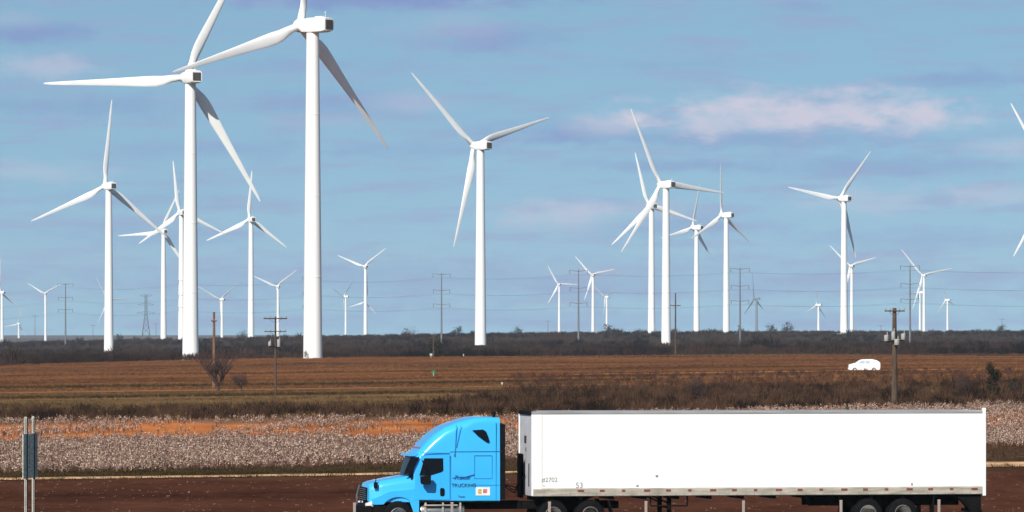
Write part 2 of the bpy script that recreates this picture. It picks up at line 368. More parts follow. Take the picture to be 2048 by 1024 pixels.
def wedge(n, y0, y1, margin=12, seed=3, p=1.0, ext=1.0):
    r = np.random.default_rng(seed); u = r.uniform(0, 1, n) ** p; y = y0 + (y1 - y0) * u
    x = r.uniform(-1, 1, n) * (y * .0925 * ext + margin); return np.stack([x, y], 1)
def vmat(name, a, b_, scl, rough=1.0, st=(1, 1, 1), rg=(.40, .60)): return mat(name, a, rough, col2=b_, scale=scl, spec=.05, stretch=st, rg=rg)

# cotton field: rows of picked plants carrying lint
def cotton_template(seed, bolls):
    r = np.random.default_rng(seed); tw = []; bl = []
    for i in range(7):
        a = r.uniform(0, 6.28); ln = r.uniform(.35, .8); le = r.uniform(.05, .45)
        b = np.array([0, 0, r.uniform(0, .3)]); e_ = b + np.array([math.cos(a) * le * .7, math.sin(a) * le * .7, ln]); s = np.array([-math.sin(a + 1), math.cos(a + 1), 0]) * .018
        tw += [b - s, b + s, e_ + s * .6, e_ - s * .6]
        for k in range(bolls):
            t = r.uniform(.35, 1); c = b + (e_ - b) * t + r.normal(0, .05, 3); q = r.uniform(.03, .062)
            n1 = r.normal(size=3); n1 /= np.linalg.norm(n1); n2 = np.cross(n1, r.normal(size=3)); n2 /= np.linalg.norm(n2); n3 = np.cross(n1, n2)
            bl += [c - n1 * q, c - n2 * q, c + n1 * q, c + n2 * q, c - n1 * q, c - n3 * q, c + n1 * q, c + n3 * q]
    return np.array(tw), np.array(bl)
def cotton_pts():
    r = np.random.default_rng(5); out = []
    for y in np.arange(284, 494, 1.02):
        n = int((2 * (y * .0925 + 8)) / .27); x = np.linspace(-(y * .0925 + 8), y * .0925 + 8, n) + r.normal(0, .12, n)
        near = 284 + 32 * sstep(-22, 27, x) + 2 * np.sin(x * .35) + 1.5 * np.sin(x * .9 + 2); far = 438 + 16 * sstep(-5, -30, -x * -1) * 0 + np.where(x < 0, 14 * np.clip(-x / 38, 0, 1), 38 * np.clip(x / 40, 0, 1)) + 2 * np.sin(x * .3)
        yy = y + r.normal(0, .12, n); ok = (yy > near) & (yy < far)
        # turned orange soil with only ragged diagonal rows left
        a0 = 361 + 5 * np.sin(x * .21) + 3 * np.sin(x * .9); a1 = far - 7 + 5 * np.sin(x * .5 + 1)
        row = np.sin((yy - 366) * .11 - x * .55 + 1.6 * np.sin(x * .23) + .6 * np.sin(x * 1.3))
        dens = np.where((yy > a0) & (yy < a1), np.where(row > .64 + .3 * np.clip(-x / 30, -1, .6) - .45 * np.sin(x * .37 + 1), .55, .03), 1.0)
        dens = np.where((yy >= a1), .45, dens)
        dens = np.where((x > 4) & (dens < .5), .05 + .35 * np.clip((x - 4) / 30, 0, 1) + dens * .6, dens)
        dens = dens * (.66 + .3 * np.sin(x * .7 + yy * .19) * np.sin(x * .23 - yy * .05))
        ok &= r.uniform(0, 1, n) < dens; out.append(np.stack([x[ok], yy[ok]], 1))
    return np.concatenate(out)
cp = cotton_pts(); ctm = [cotton_template(i, 2) for i in range(6)]
sf = lambda r, p: r.uniform(.5, .85, len(p))
o = scatter("cotton_stalks", cp, [t[0] for t in ctm], sf, vmat("cotton_stalk", (.045, .022, .015), (.25, .145, .10), 2.5), seed=21); tag(o, "brown leafless cotton stalks standing in the pale field behind the lorry", "crop", kind="stuff")
o = scatter("cotton_bolls", cp, [t[1] for t in ctm], sf, vmat("cotton_lint", (.16, .095, .07), (.70, .55, .46), 3.0), seed=21); tag(o, "pale lint on the stalks of the cotton field behind the lorry", "crop", kind="stuff")

# short dark weeds in the ditch by the dirt track
r_ = np.random.default_rng(8); dp = []
for _ in range(9000):
    x = r_.uniform(-36, 38); y = r_.uniform(276.5 + 6 * float(sstep(10, 22, x)), 287 + 34 * float(sstep(-22, 27, x)));  dp.append((x, y))
    if _ % 7 == 0: dp.append((x, 270.5 + 5.5 * r_.uniform() ** 2 * r_.choice([0, 1])))
for _ in range(5200):
    k = _ % 2; yc = (770, 640)[k]; x = r_.uniform(-1, .25) * (yc * .0925 + 5); dp.append((x, yc + r_.normal(0, 2.2) + 8 * mnoise.noise(Vector((x * .03, k, 0)))))
gt = [clump_template(8, .16, .35, .03, .7, i) for i in range(4)]
o = scatter("ditch_weeds", dp, gt, lambda r, p: r.uniform(.6, 1.5, len(p)) * np.where(p[:, 1] > 500, 2.2, 1), vmat("ditch_weed", (.022, .018, .007), (.065, .042, .018), .5), 31); tag(o, "dark low weeds in the ditches before and behind the cotton field", "weeds", kind="stuff")
# sparse stubble on the red soil
sp_ = [(r_.uniform(-30, 32), r_.uniform(206, 271)) for _ in range(2200)]
o = scatter("soil_stubble", sp_, [clump_template(6, .07, .2, .035, .3, i) for i in range(4)], lambda r, p: r.uniform(.3, 1.5, len(p)), vmat("stubble", (.10, .05, .035), (.30, .2, .16), 2.0), 33); tag(o, "sparse pale stubble on the red brown soil by the highway", "weeds", kind="stuff")

# dry grass over the plain
gpnts = wedge(42000, 462, 1540, seed=9, p=1.25)
gt2 = [clump_template(9, .34, .7, .05, .7, 40 + i) for i in range(5)]
near_ = gpnts[:, 1] < 690
o = scatter("olive_grass", gpnts[near_], gt2, lambda r, p: r.uniform(.5, 1.3, len(p)), vmat("olive_grass", (.035, .019, .010), (.19, .11, .047), .1, st=(.25, .6, 1), rg=(.40, .58)), 38); tag(o, "olive brown dry grass just behind the cotton field", "grass", kind="stuff")
o = scatter("dry_grass", gpnts[~near_], gt2, lambda r, p: r.uniform(.5, 1.3, len(p)), vmat("dry_grass", (.03, .012, .007), (.235, .10, .038), .05, st=(.22, .6, 1), rg=(.42, .56)), 34); tag(o, "rust brown dry grass over the plain behind the field", "grass", kind="stuff")

# leafless brush just behind the field, taller to the right
bp = []
for _ in range(11000):
    y = 462 + 190 * r_.uniform(0, 1) ** 1.4; x = r_.uniform(-1, 1) * (y * .0925 + 10); rt = float(sstep(-12, 6, x))
    lim = 520 + 165 * rt + 18 * mnoise.noise(Vector((x * .12, 1, 0)))
    if y < lim and r_.uniform() < (.75 + .2 * rt) * (.55 + 1.1 * (.5 + mnoise.noise(Vector((x * .25, y * .03, 5))))): bp.append((x, y))
def bs(r, p):
    rt = sstep(-14, 8, p[:, 0]); return r.uniform(.25, 1.0, len(p)) ** 1.7 * (.95 + .08 * rt)
bt = [clump_template(34, 1.35, 1.3, .06, .72, 60 + i) for i in range(8)]
o = scatter("leafless_brush", bp, bt, bs, vmat("brush_twigs", (.013, .008, .006), (.085, .046, .028), .22, st=(1, .3, 1)), 35); tag(o, "brown leafless brush along the back of the cotton field", "brush", kind="stuff")
bp2 = wedge(2600, 640, 900, seed=14); bp2 = bp2[(bp2[:, 0] > 0) & (bp2[:, 1] < 872)]
o = scatter("low_brush", bp2, bt, lambda r, p: r.uniform(.35, .8, len(p)), vmat("low_brush_twigs", (.03, .015, .010), (.11, .05, .032), .12), 36); tag(o, "low reddish brown brush in front of the white van's track", "brush", kind="stuff")

# mesquite scrub out to the horizon
st_ = [clump_template(70, 2.7, 3.4, .17, .62, 80 + i) for i in range(8)]
a1 = wedge(5600, 1200, 1950, seed=15, margin=40); edge = 1530 - 290 * np.clip((-a1[:, 0] - 45) / 80, 0, 1) + 40 * np.sin(a1[:, 0] * .03) + 25 * np.sin(a1[:, 0] * .11); a1 = a1[a1[:, 1] > edge]
a2 = wedge(4200, 1950, 3000, seed=16, margin=60); a3 = wedge(3600, 3000, 3900, seed=17, margin=80)
ap = np.concatenate([a1, a2, a3])
for n_, X_, Y_, Z_, *_r in TD:     # keep a clearing at every turbine foot, opening towards the camera
    if Y_ < 4200:
        dx = np.abs(ap[:, 0] - X_ * ap[:, 1] / Y_); dy = Y_ - ap[:, 1]
        lim = {'T1': 30, 'T2': 60, 'T3': 420, 'T12': 500, 'T11': 150}.get(n_, 160)
        ap = ap[~((dx < 7) & (dy > -12) & (dy < lim))]
def ss(r, p): return r.uniform(.35, 1.1, len(p)) * (1 + r.uniform(0, 1.0, len(p)) * (r.uniform(0, 1, len(p)) > .93))
o = scatter("mesquite_scrub", ap, st_, ss, vmat("scrub_twigs", (.006, .005, .005), (.055, .032, .024), .022, st=(1, .25, 1)), 37); tag(o, "dark grey brown mesquite scrub stretching to the horizon", "scrub", kind="stuff")

# ------------------------------------------------------------------ trees one can tell apart
def branch(mb, p, d, L_, rad, depth, r, tw):
    n = 3; pts = [p]; q = Vector(p); dd = Vector(d)
    for i in range(n):
        dd = (dd + Vector((r.uniform(-.18, .18), r.uniform(-.18, .18), r.uniform(-.02, .12)))).normalized(); q = q + dd * L_ / n; pts.append(tuple(q))
    mb.tube(pts, [rad * (1 - .45 * i / n) for i in range(n + 1)], 5 if depth > 1 else 3, cap=False)
    if depth == 0: return
    for k in range(tw):
        t = r.uniform(.35, 1.0); b = Vector(pts[0]).lerp(Vector(pts[-1]), t) if t < .9 else Vector(pts[-1])
        a = r.uniform(0, 6.283); s_ = Vector((math.cos(a), math.sin(a), r.uniform(.1, .7))).normalized()
        branch(mb, tuple(b), (dd * .6 + s_ * .75).normalized(), L_ * r.uniform(.55, .8), rad * .6, depth - 1, r, tw)
m_bark = mat("mesquite_bark", (.05, .03, .028), 1, var=.3, scale=2)
def bare_tree(loc, h, label, seed, name="mesquite_tree", group=None):
    r = random.Random(seed); root = empty(name, loc); tag(root, label, "tree", group)
    t = MB(); c = MB()
    t.tube([(0, 0, -.2), (.05, 0, h * .08), (0, .03, h * .16)], [h * .035, h * .028, h * .024], 7)
    for k in range(7):
        a = k * .9 + r.uniform(-.4, .4); d = Vector((math.cos(a) * r.uniform(.3, 1.2), math.sin(a) * .75, 1)).normalized()
        branch(c, (0, 0, h * .12), tuple(d), h * r.uniform(.26, .5), h * .016, 3, r, 4)
    t.build("trunk", m_bark, root, 60); c.build("crown", m_bark, root, 60); return root
bare_tree(gp(437, 690), 5.6, "bare spreading mesquite tree at the foot of the leftmost brown utility pole", 4)
bare_tree(gp(482, 700), 2.6, "small bare shrub just right of the spreading mesquite tree", 9, "bare_shrub")
bare_tree(gp(1400, 530), 2.4, "bare shrub rising above the brush over the middle of the trailer", 12, "bare_shrub")
bare_tree(gp(1930, 515), 2.6, "grey bare shrub left of the dark juniper at the right edge", 15, "bare_shrub")
def juniper(loc, h, wd, label, seed, name="juniper_tree", n=900):
    r = np.random.default_rng(seed); root = empty(name, loc); tag(root, label, "tree")
    t = MB(); t.tube([(0, 0, -.2), (.04, 0, h * .4), (0, .05, h * .85)], [h * .03, h * .022, h * .008], 7)
    rr = random.Random(seed)
    cl = [(rr.uniform(-.32, .32) * wd, rr.uniform(-.32, .32) * wd, h * rr.uniform(.18, .95), rr.uniform(.16, .3) * wd) for _ in range(11)]
    for cx, cy, cz, _ in cl: t.tube([(0, 0, cz * .6), (cx * .6, cy * .6, cz * .85), (cx, cy, cz)], [.05, .03, .015], 4)
    vs = []
    for i in range(n):
        cx, cy, cz, cr = cl[r.integers(0, len(cl))]; p = r.normal(0, .5, 3) * cr; p[2] *= 1.2; c = np.array([cx, cy, cz]) + p; c[2] = max(c[2], .1)
        a = r.normal(size=3); a /= np.linalg.norm(a); b = np.cross(a, r.normal(size=3)); b /= np.linalg.norm(b); s = h * r.uniform(.012, .032) * (2.2 if name == 'scrub_tree' else 1.3)
        vs += [c - a * s, c + b * s * .6, c + a * s, c - b * s * .6]
    t.build("trunk", m_bark, root, 60)
    o = npmesh("crown", vs, np.arange(len(vs)).reshape(-1, 4), m_jun); o.parent = root; return root
m_jun = mat("juniper_foliage", (.012, .013, .008), 1, col2=(.035, .034, .018), scale=1.5, spec=.05)
juniper(gp(1984, 518), 3.3, 1.7, "dark evergreen juniper at the right edge above the trailer's rear", 3)
juniper(gp(2030, 530), 1.6, 1.8, "low round dark bush cut by the right edge beside the juniper", 6, "evergreen_bush")
for k, (px, Y, h, wd, lab) in enumerate([(868, 1515, 5.5, 4.5, "dark evergreen tree at the scrub edge left of the middle turbine"), (612, 1338, 1.5, 1.6, "small dark shrub against the foot of the tallest turbine"),
      (855, 1500, 3.4, 3.2, "squat dark evergreen left of the tree by the middle turbine"), (1215, 3300, 6, 6, "small round tree on the skyline left of the right hand cluster"),
      (1575, 3300, 6.5, 7, "small round tree on the skyline right of the dark turbine"), (2003, 3300, 5, 6, "small tree on the skyline near the right edge"),
      (820, 3250, 5, 9, "small tree on the skyline between the raised Y turbine and the steel pylon"), (483, 3300, 5, 7, "small tree on the skyline left of the turbine between the two nearest towers"), (915, 3280, 6, 6, "small tree on the skyline just left of the middle turbine"),
      (1540, 3320, 5, 6, "small tree on the skyline beside the dark turbine"), (240, 3100, 5, 6, "small tree on the skyline right of the lone left turbine"), (1035, 3300, 5, 8, "small tree on the skyline right of the middle turbine")]):
    juniper(gp(px, Y), h, wd, lab, 50 + k, "scrub_tree", 500)

# ------------------------------------------------------------------ wind turbines
m_white = mat("turbine_white", (.80, .80, .78), .45, var=.035, scale=.25, spec=.4)
m_dkgrey = mat("turbine_dark_grey", (.16, .19, .24), .6, var=.05, scale=.3)  # dark bluish grey given to a single turbine; the rest use the white
m_vent = mat("vent_dark", (.05, .045, .04), .7, var=.2, scale=3)
def tower_mesh():
    mb = MB(); pr = [(2.35, -.015), (2.35, .0)]
    r0, r1 = 2.3, 1.52
    for k in range(0, 5):
        z = k / 4; r = r0 + (r1 - r0) * z
        if 0 < k < 4: pr += [(r, z - .0015), (r + .05, z - .0012), (r + .05, z + .0012), (r, z + .0015)]
        else: pr.append((r, z))
    mb.lathe(pr, 40); return mb
def nacelle_mesh():    # rotor axis +x, tower axis at x=0, base of nacelle z=0 = tower top; hub axis z=1.9
    mb = MB(); st = [(3.1, 1.25, .55, 3.1), (2.6, 1.6, .2, 3.45), (0, 1.75, .0, 3.7), (-4.3, 1.75, .05, 3.7), (-5.6, 1.55, .35, 3.45)]
    vs = []; n = 12
    for x, hw, z0, z1 in st:
        zc, hh = (z0 + z1) / 2, (z1 - z0) / 2
        for k in range(n):
            t = 2 * math.pi * (k + .5) / n; c, s = math.cos(t), math.sin(t); e_ = .38
            vs.append((x, hw * math.copysign(abs(c) ** e_, c), zc + hh * math.copysign(abs(s) ** e_, s)))
    fs = [(i * n + k, i * n + (k + 1) % n, i * n + n + (k + 1) % n, i * n + n + k) for i in range(len(st) - 1) for k in range(n)]
    fs += [tuple(range(n)), tuple((len(st) - 1) * n + k for k in range(n))]
    mb.add(vs, fs); mb.box(-3.6, -1.2, -.5, .5, 3.65, 3.95, .08); mb.tube([(-4.6, .3, 3.6), (-4.6, .3, 5.0)], .05, 5); mb.tube([(-4.9, .3, 4.9), (-4.3, .3, 4.9)], .04, 5)
    return mb
def blade_mesh():      # unit span 1 along +z, chord scaled later: span 40 m reference
    mb = MB(); S = 40.0; n = 14; vs = []
    st = [(0, 1.9, 1.0, 0), (.03, 1.9, 1.0, 0), (.08, 2.2, .75, 20), (.14, 2.85, .45, 20), (.2, 3.2, .32, 17), (.28, 3.0, .26, 13), (.4, 2.5, .22, 9), (.55, 1.95, .19, 6), (.7, 1.5, .17, 4), (.85, 1.1, .15, 2), (.95, .75, .14, 1), (.99, .42, .14, 0), (1.0, .12, .14, 0)]
    for t, ch, th, tw in st:
        a = R(tw + 2); cr, sr = math.cos(a), math.sin(a); rnd = th > .99
        for k in range(n):
            u = 2 * math.pi * k / n; cx = math.cos(u) * .5; ty = math.sin(u) * .5 * th * (1 if rnd else (1 - .55 * (cx + .5)) * 1.25)
            off = 0 if rnd else .22 * min(1, (t - .03) / .11)
            y = (cx + off) * ch; x = ty * ch
            vs.append((x * cr - y * sr - .0 + t * t * 1.2, x * sr + y * cr, 1.2 + t * (S - 1.2)))
    fs = [(i * n + k, i * n + (k + 1) % n, i * n + n + (k + 1) % n, i * n + n + k) for i in range(len(st) - 1) for k in range(n)]
    fs += [tuple(range(n)), tuple((len(st) - 1) * n + k for k in range(n))]
    mb.add(vs, fs); return mb
def spinner_mesh():
    mb = MB(); mb.lathe([(1.35, -1.25), (1.62, -1.0), (1.68, -.2), (1.6, .6), (1.3, 1.2), (.85, 1.62), (.35, 1.82), (.05, 1.88)], 20, 'x'); return mb
HUBX, HUBZ = 4.35, 1.95
proto = {}
def get(nm, f, m, sm=40):
    key = nm + m.name
    if key not in proto:
        o = f().build(nm, m, None, sm); me = o.data; bpy.data.objects.remove(o); proto[key] = me
    return proto[key]
def child(nm, me, parent, loc=(0, 0, 0), rot=(0, 0, 0), sc=(1, 1, 1)):
    o = bpy.data.objects.new(nm, me); COL.objects.link(o); o.parent = parent; o.location = loc; o.rotation_euler = rot; o.scale = sc; return o
def vent_m():
    mb = MB(); mb.box(-5.78, -5.5, -1.15, 1.15, .75, 3.0, .05); return mb
def door_m():
    mb = MB(); mb.box(-.45, .45, -.06, .12, 0, 2.1, .04); return mb
def pad_m():
    mb = MB(); mb.lathe([(8.5, -1.2), (8.5, .02), (8.0, .14), (3.2, .2)], 28); return mb
m_pad = mat("gravel_pad", (.45, .38, .32), 1, var=.2, scale=1)
for (nm, X, Y, hz, tx, ph, Rm, lab) in TD:
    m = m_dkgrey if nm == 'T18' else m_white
    z0 = tz(X, Y); a = math.asin(min(tx, .999)); n = Vector((-math.cos(a), math.sin(a), 0))   # in-plane horizontal = (sin a, cos a): foreshortening tx
    psi = math.atan2(n.y, n.x)
    root = empty("wind_turbine", (X, Y, z0), psi)
    tag(root, lab, "wind turbine", "wind turbines of the wind farm")
    th = hz - HUBZ - z0
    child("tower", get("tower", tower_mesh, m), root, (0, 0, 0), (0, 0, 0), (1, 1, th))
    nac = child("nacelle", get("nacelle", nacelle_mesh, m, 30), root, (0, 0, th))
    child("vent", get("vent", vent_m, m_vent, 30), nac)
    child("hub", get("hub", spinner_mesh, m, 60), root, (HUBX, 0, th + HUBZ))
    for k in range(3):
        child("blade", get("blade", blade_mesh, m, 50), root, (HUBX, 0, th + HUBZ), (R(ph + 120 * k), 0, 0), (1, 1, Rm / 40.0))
    if Y < 3700:
        child("tower_door", get("tower_door", door_m, m_vent, 30), root, (0, -2.32, 1.6), (0, 0, 0))
    if nm in ('T12', 'T13', 'T2', 'T3', 'T16'): child("foundation_pad", get("foundation_pad", pad_m, m_pad, 30), root, (0, 0, 0))

# ------------------------------------------------------------------ steel pylons and their wires
m_steel = mat("weathered_steel", (.16, .17, .18), .6, metal=.3, var=.15, scale=.4)
m_glassi = mat("insulator", (.12, .13, .14), .3, var=.1, scale=5)
PY = []
def pylon(px, top, Y, label, arms=((.985, 4.2), (.77, 4.0), (.58, 4.0)), h=None):
    x, y, z = gp(px, Y); hh = H + (HOR - top) * Y / F - z
    root = empty("steel_pylon", (x, y, z)); tag(root, label, "pylon", "steel pylons of the power line")
    MB().lathe([(.55, -.5), (.5, 0), (.2, hh)], 10).build("pole", m_steel, root, 50)
    for t, L_ in arms:
        b = MB(); b.tube([(-L_, 0, hh * t + .25), (0, 0, hh * t - .25), (L_, 0, hh * t + .25)], [.09, .2, .09], 6); b.build("crossarm", m_steel, root, 50)
        for s in (-1, 1):
            i_ = MB(); i_.lathe([(.05, 0)] + sum([[(.16, -.12 - k * .22), (.16, -.2 - k * .22), (.05, -.22 - k * .22)] for k in range(8)], []), 8, c=(s * L_ * .96, 0, hh * t + .2)); i_.build("insulator", m_glassi, root, 50)
    PY.append((x, y, z, hh, arms)); return root
pylon(131, 566, 3000, "steel pylon at the left between the V shaped turbine and the lone left turbine")
pylon(373, 560, 2850, "steel pylon hidden behind the tower of the second nearest turbine")
pylon(622, 552, 2740, "steel pylon hidden behind the tower of the tallest turbine")
pylon(883, 546, 2630, "steel pylon left of the turbine in the middle of the photo")
pylon(1157, 539, 2530, "steel pylon between the two distant turbines nearest the photo centre")
pylon(1480, 535, 2450, "steel pylon left of the dark grey turbine")
pylon(1820, 530, 2370, "steel pylon left of the turbine with the blade sweeping right")
def wire(name, pts, rad, m, label, group, segs=16, sagf=.012):
    mb = MB()
    for a, b in zip(pts[:-1], pts[1:]):
        a, b = Vector(a), Vector(b); d = (b - a).length; P = []
        for i in range(segs + 1):
            t = i / segs; p = a.lerp(b, t); p.z -= sagf * d * 4 * t * (1 - t); P.append(tuple(p))
        mb.tube(P, rad, 4, cap=False)
    o = mb.build(name, m, None, 60); tag(o, label, "power line", group); return o
m_wire = mat("wire", (.05, .055, .065), .6, metal=.3, var=.1, scale=.2)
lv = ["top", "middle", "lowest"]
for ai in range(3):
    for s, sn in ((-1, "near"), (1, "far")):
        pts = []
        for (x, y, z, hh, arms) in PY: t, L_ = arms[ai]; pts.append((x + s * L_ * .96, y, z + hh * t - 1.6))
        p0, p1, q0, q1 = Vector(pts[0]), Vector(pts[1]), Vector(pts[-2]), Vector(pts[-1])
        pts = [tuple(p0 + (p0 - p1) * 2.2 - Vector((0, 0, 0))), *pts, tuple(q1 + (q1 - q0) * 1.5)]
        wire("power_line_wire", pts, .022, m_wire, "thin dark wire on the %s ends of the pylons' %s crossarms" % ({"near": "left", "far": "right"}[sn], lv[ai]), "wires on the %s crossarms of the steel pylons" % lv[ai])
# lattice tower
def lattice(px, top, Y, label, hw0=3.2):
    x, y, z = gp(px, Y); hh = H + (HOR - top) * Y / F - z; root = empty("lattice_pylon", (x, y, z)); tag(root, label, "pylon")
    def hw(t): return hw0 * (1 - t / .6) + .75 * (t / .6) if t < .6 else .75
    L_ = MB(); B = MB(); lev = [0, .16, .3, .42, .52, .6, .68, .76, .84, .92, 1.0]
    for sx in (-1, 1):
        for sy in (-1, 1): L_.tube([(sx * hw(t), sy * hw(t), hh * t) for t in lev], .13, 4)
    for a, b in zip(lev[:-1], lev[1:]):
        for s in (-1, 1):
            for fl in (-1, 1):
                B.tube([(fl * hw(a), s * hw(a), hh * a), (-fl * hw(b), s * hw(b), hh * b)], .07, 4); B.tube([(s * hw(a), fl * hw(a), hh * a), (s * hw(b), -fl * hw(b), hh * b)], .07, 4)
            B.tube([(-hw(b), s * hw(b), hh * b), (hw(b), s * hw(b), hh * b)], .07, 4)
    L_.build("leg_frame", m_steel, root); B.build("bracing", m_steel, root)
    for t, l in ((.97, 4.2), (.78, 5.5), (.6, 6.5)):
        A = MB()
        for s in (-1, 1):
            for q in (-1, 1): A.tube([(s * .7, q * .7, hh * t), (s * l, 0, hh * t + .4)], .09, 4); A.tube([(s * .7, q * .7, hh * t + 1.6), (s * l, 0, hh * t + .5)], .09, 4)
        A.build("crossarm", m_steel, root)
lattice(292, 590, 3900, "small dark lattice pylon on the skyline between the lone left turbine and the slim one")
for px, top, Y, lab in [(70, 628, 5200, "faint thin pole on the skyline left of the V shaped turbine"), (186, 648, 4800, "short faint mast just left of the lone left turbine"), (312, 645, 4800, "short faint mast right of the dark lattice pylon"),
                        (1096, 640, 4800, "short faint mast left of the distant turbine near the central pylon"), (2004, 636, 4800, "short faint mast on the skyline near the right edge"), (1762, 650, 4600, "short faint mast left of the brown utility pole at the right")]:
    x, y, z = gp(px, Y); hh = H + (HOR - top) * Y / F - z; root = empty("mast", (x, y, z)); tag(root, lab, "mast")
    MB().lathe([(.4, -.5), (.35, 0), (.15, hh)], 8).build("pole", m_steel, root, 50); MB().tube([(-2.6, 0, hh * .93), (2.6, 0, hh * .93)], .12, 5).build("crossarm", m_steel, root)

# ------------------------------------------------------------------ wooden utility poles
m_wood = mat("pole_wood", (.16, .085, .055), .95, var=.3, scale=3, stretch=(3, 3, .4))
m_wood2 = mat("old_pole_wood", (.075, .052, .036), .95, var=.35, scale=3, stretch=(3, 3, .4))
m_galv = mat("galvanized", (.42, .42, .41), .5, metal=.2, var=.08, scale=4)
m_porc = mat("porcelain", (.35, .33, .3), .3, var=.1, scale=9)
m_black = mat("black_rubber", (.006, .006, .007), .8, spec=.08, var=.2, scale=6)
def wpole(px, base, top, arms, label, rad=.17, mt=None, yk=None, trans=(), name="utility_pole"):
    Y = yk; x, y, z = gp(px, Y); hh = H + (HOR - top) * Y / F - z; s = F / Y
    mt = mt or m_wood; root = empty(name, (x, y, z)); tag(root, label, "utility pole")
    b = MB(); b.lathe([(rad * 1.1, -.5), (rad * 1.08, 0), (rad * .9, hh * .5), (rad * .65, hh)], 12); b.build("pole", mt, root, 50)
    for ay, hw_, th in arms:
        az_ = H + (HOR - ay) * Y / F - z; a = MB(); a.box(-hw_, hw_, -.3, -.15, az_ - th, az_ + th, .015)
        a.build("crossarm", mt, root)
        br = MB(); br.tube([(-hw_ * .5, -.22, az_ - th), (0, -.18, az_ - .55)], .02, 4); br.tube([(hw_ * .5, -.22, az_ - th), (0, -.18, az_ - .55)], .02, 4); br.build("brace", m_steel, root)
        for q in (-.92, -.45, .45, .92):
            i_ = MB(); i_.lathe([(.03, 0), (.075, .04), (.075, .1), (.05, .12), (.065, .15), (.06, .2), (.02, .23)], 8, c=(q * hw_, -.22, az_ + th)); i_.build("insulator", m_porc, root, 50)
    for tx_, ty_, r_, h_ in trans:
        az_ = H + (HOR - ty_) * Y / F - z; xx = tx_ / s
        c = MB(); c.lathe([(r_ * .9, -.02), (r_, 0), (r_, h_), (r_ * 1.06, h_), (r_ * 1.06, h_ + .04), (r_ * .5, h_ + .1)], 16, c=(xx, -.25 - r_, az_ - h_ / 2)); tr = c.build("transformer", m_galv, root, 50)
        bu = MB(); bu.lathe([(.03, 0), (.06, .04), (.03, .07), (.06, .11), (.03, .14), (.05, .18), (.02, .3)], 8, c=(xx + r_ * .4, -.25 - r_, az_ + h_ / 2 + .06)); bu.build("bushing", m_porc, tr, 50)
        k = MB(); k.box(min(0, xx), max(0, xx), -.3, -.2, az_ - h_ / 2 - .12, az_ - h_ / 2 - .03); k.build("bracket", m_black, root)
    return root
wpole(428, 0, 624, [(642, .38, .07)], "leftmost brown utility pole with one short crossarm, beside the bare tree", .22, m_wood, 740)
wpole(551, 0, 633, [(637, 1.35, .07), (663, 1.25, .05)], "utility pole with two crossarms and two white transformers left of the tallest turbine", .13, m_wood2, 640, trans=[(-11, 688, .18, .42), (7, 687, .2, .75)])
wpole(1351, 0, 586, [(611, 1.3, .1)], "thin dark utility pole beside the front turbine of the right hand cluster", .22, m_wood2, 1430)
wpole(1789, 0, 616, [(622, .85, .05)], "weathered utility pole rising behind the white trailer with a cluster of transformers", .25, m_wood2, 476, trans=[(-17, 677, .2, .42), (17, 674, .2, .42), (-3, 672, .17, .6), (4, 685, .24, .4)])
wpole(1478, 0, 650, [(652, .6, .06)], "low thin pole in the scrub below the steel pylon left of the dark turbine", .16, m_wood2, 1700)
wpole(867, 0, 668, [(670, .7, .08)], "short dark pole among the evergreens left of the middle turbine", .2, m_wood2, 1490)

# ------------------------------------------------------------------ small markers on the plain
def marker(px, py, hpx, wpx, Y, m, label, name, cat):
    x, y, z = gp(px, Y); s = F / Y; root = empty(name, (x, y, z)); tag(root, label, cat); h = hpx / s; w_ = wpx / s
    MB().tube([(0, 0, -.2), (0, 0, h * .6)], w_ * .14, 6).build("post", m_galv, root); b = MB(); b.box(-w_ / 2, w_ / 2, -.05, .05, h * .45, h, .02); b.build("plate", m, root)
m_wp = mat("white_marker_paint", (.45, .42, .4), .6, var=.06, scale=3)
marker(862, 718, 8, 5, 1330, m_wp, "small white marker post at the scrub edge under the dark evergreens", "marker_post", "marker")
marker(867, 750, 11, 7, 900, mat("green_marker_paint", (.02, .16, .06), .6, var=.1, scale=3), "small green marker on the plain below the white one", "marker_post", "marker")
marker(1004, 774, 7, 4, 720, m_wp, "small white marker on the plain above the lorry's cab", "marker_post", "marker")
marker(927, 705, 8, 2, 1490, m_galv, "thin grey marker post at the scrub edge left of the middle turbine", "marker_post", "marker")

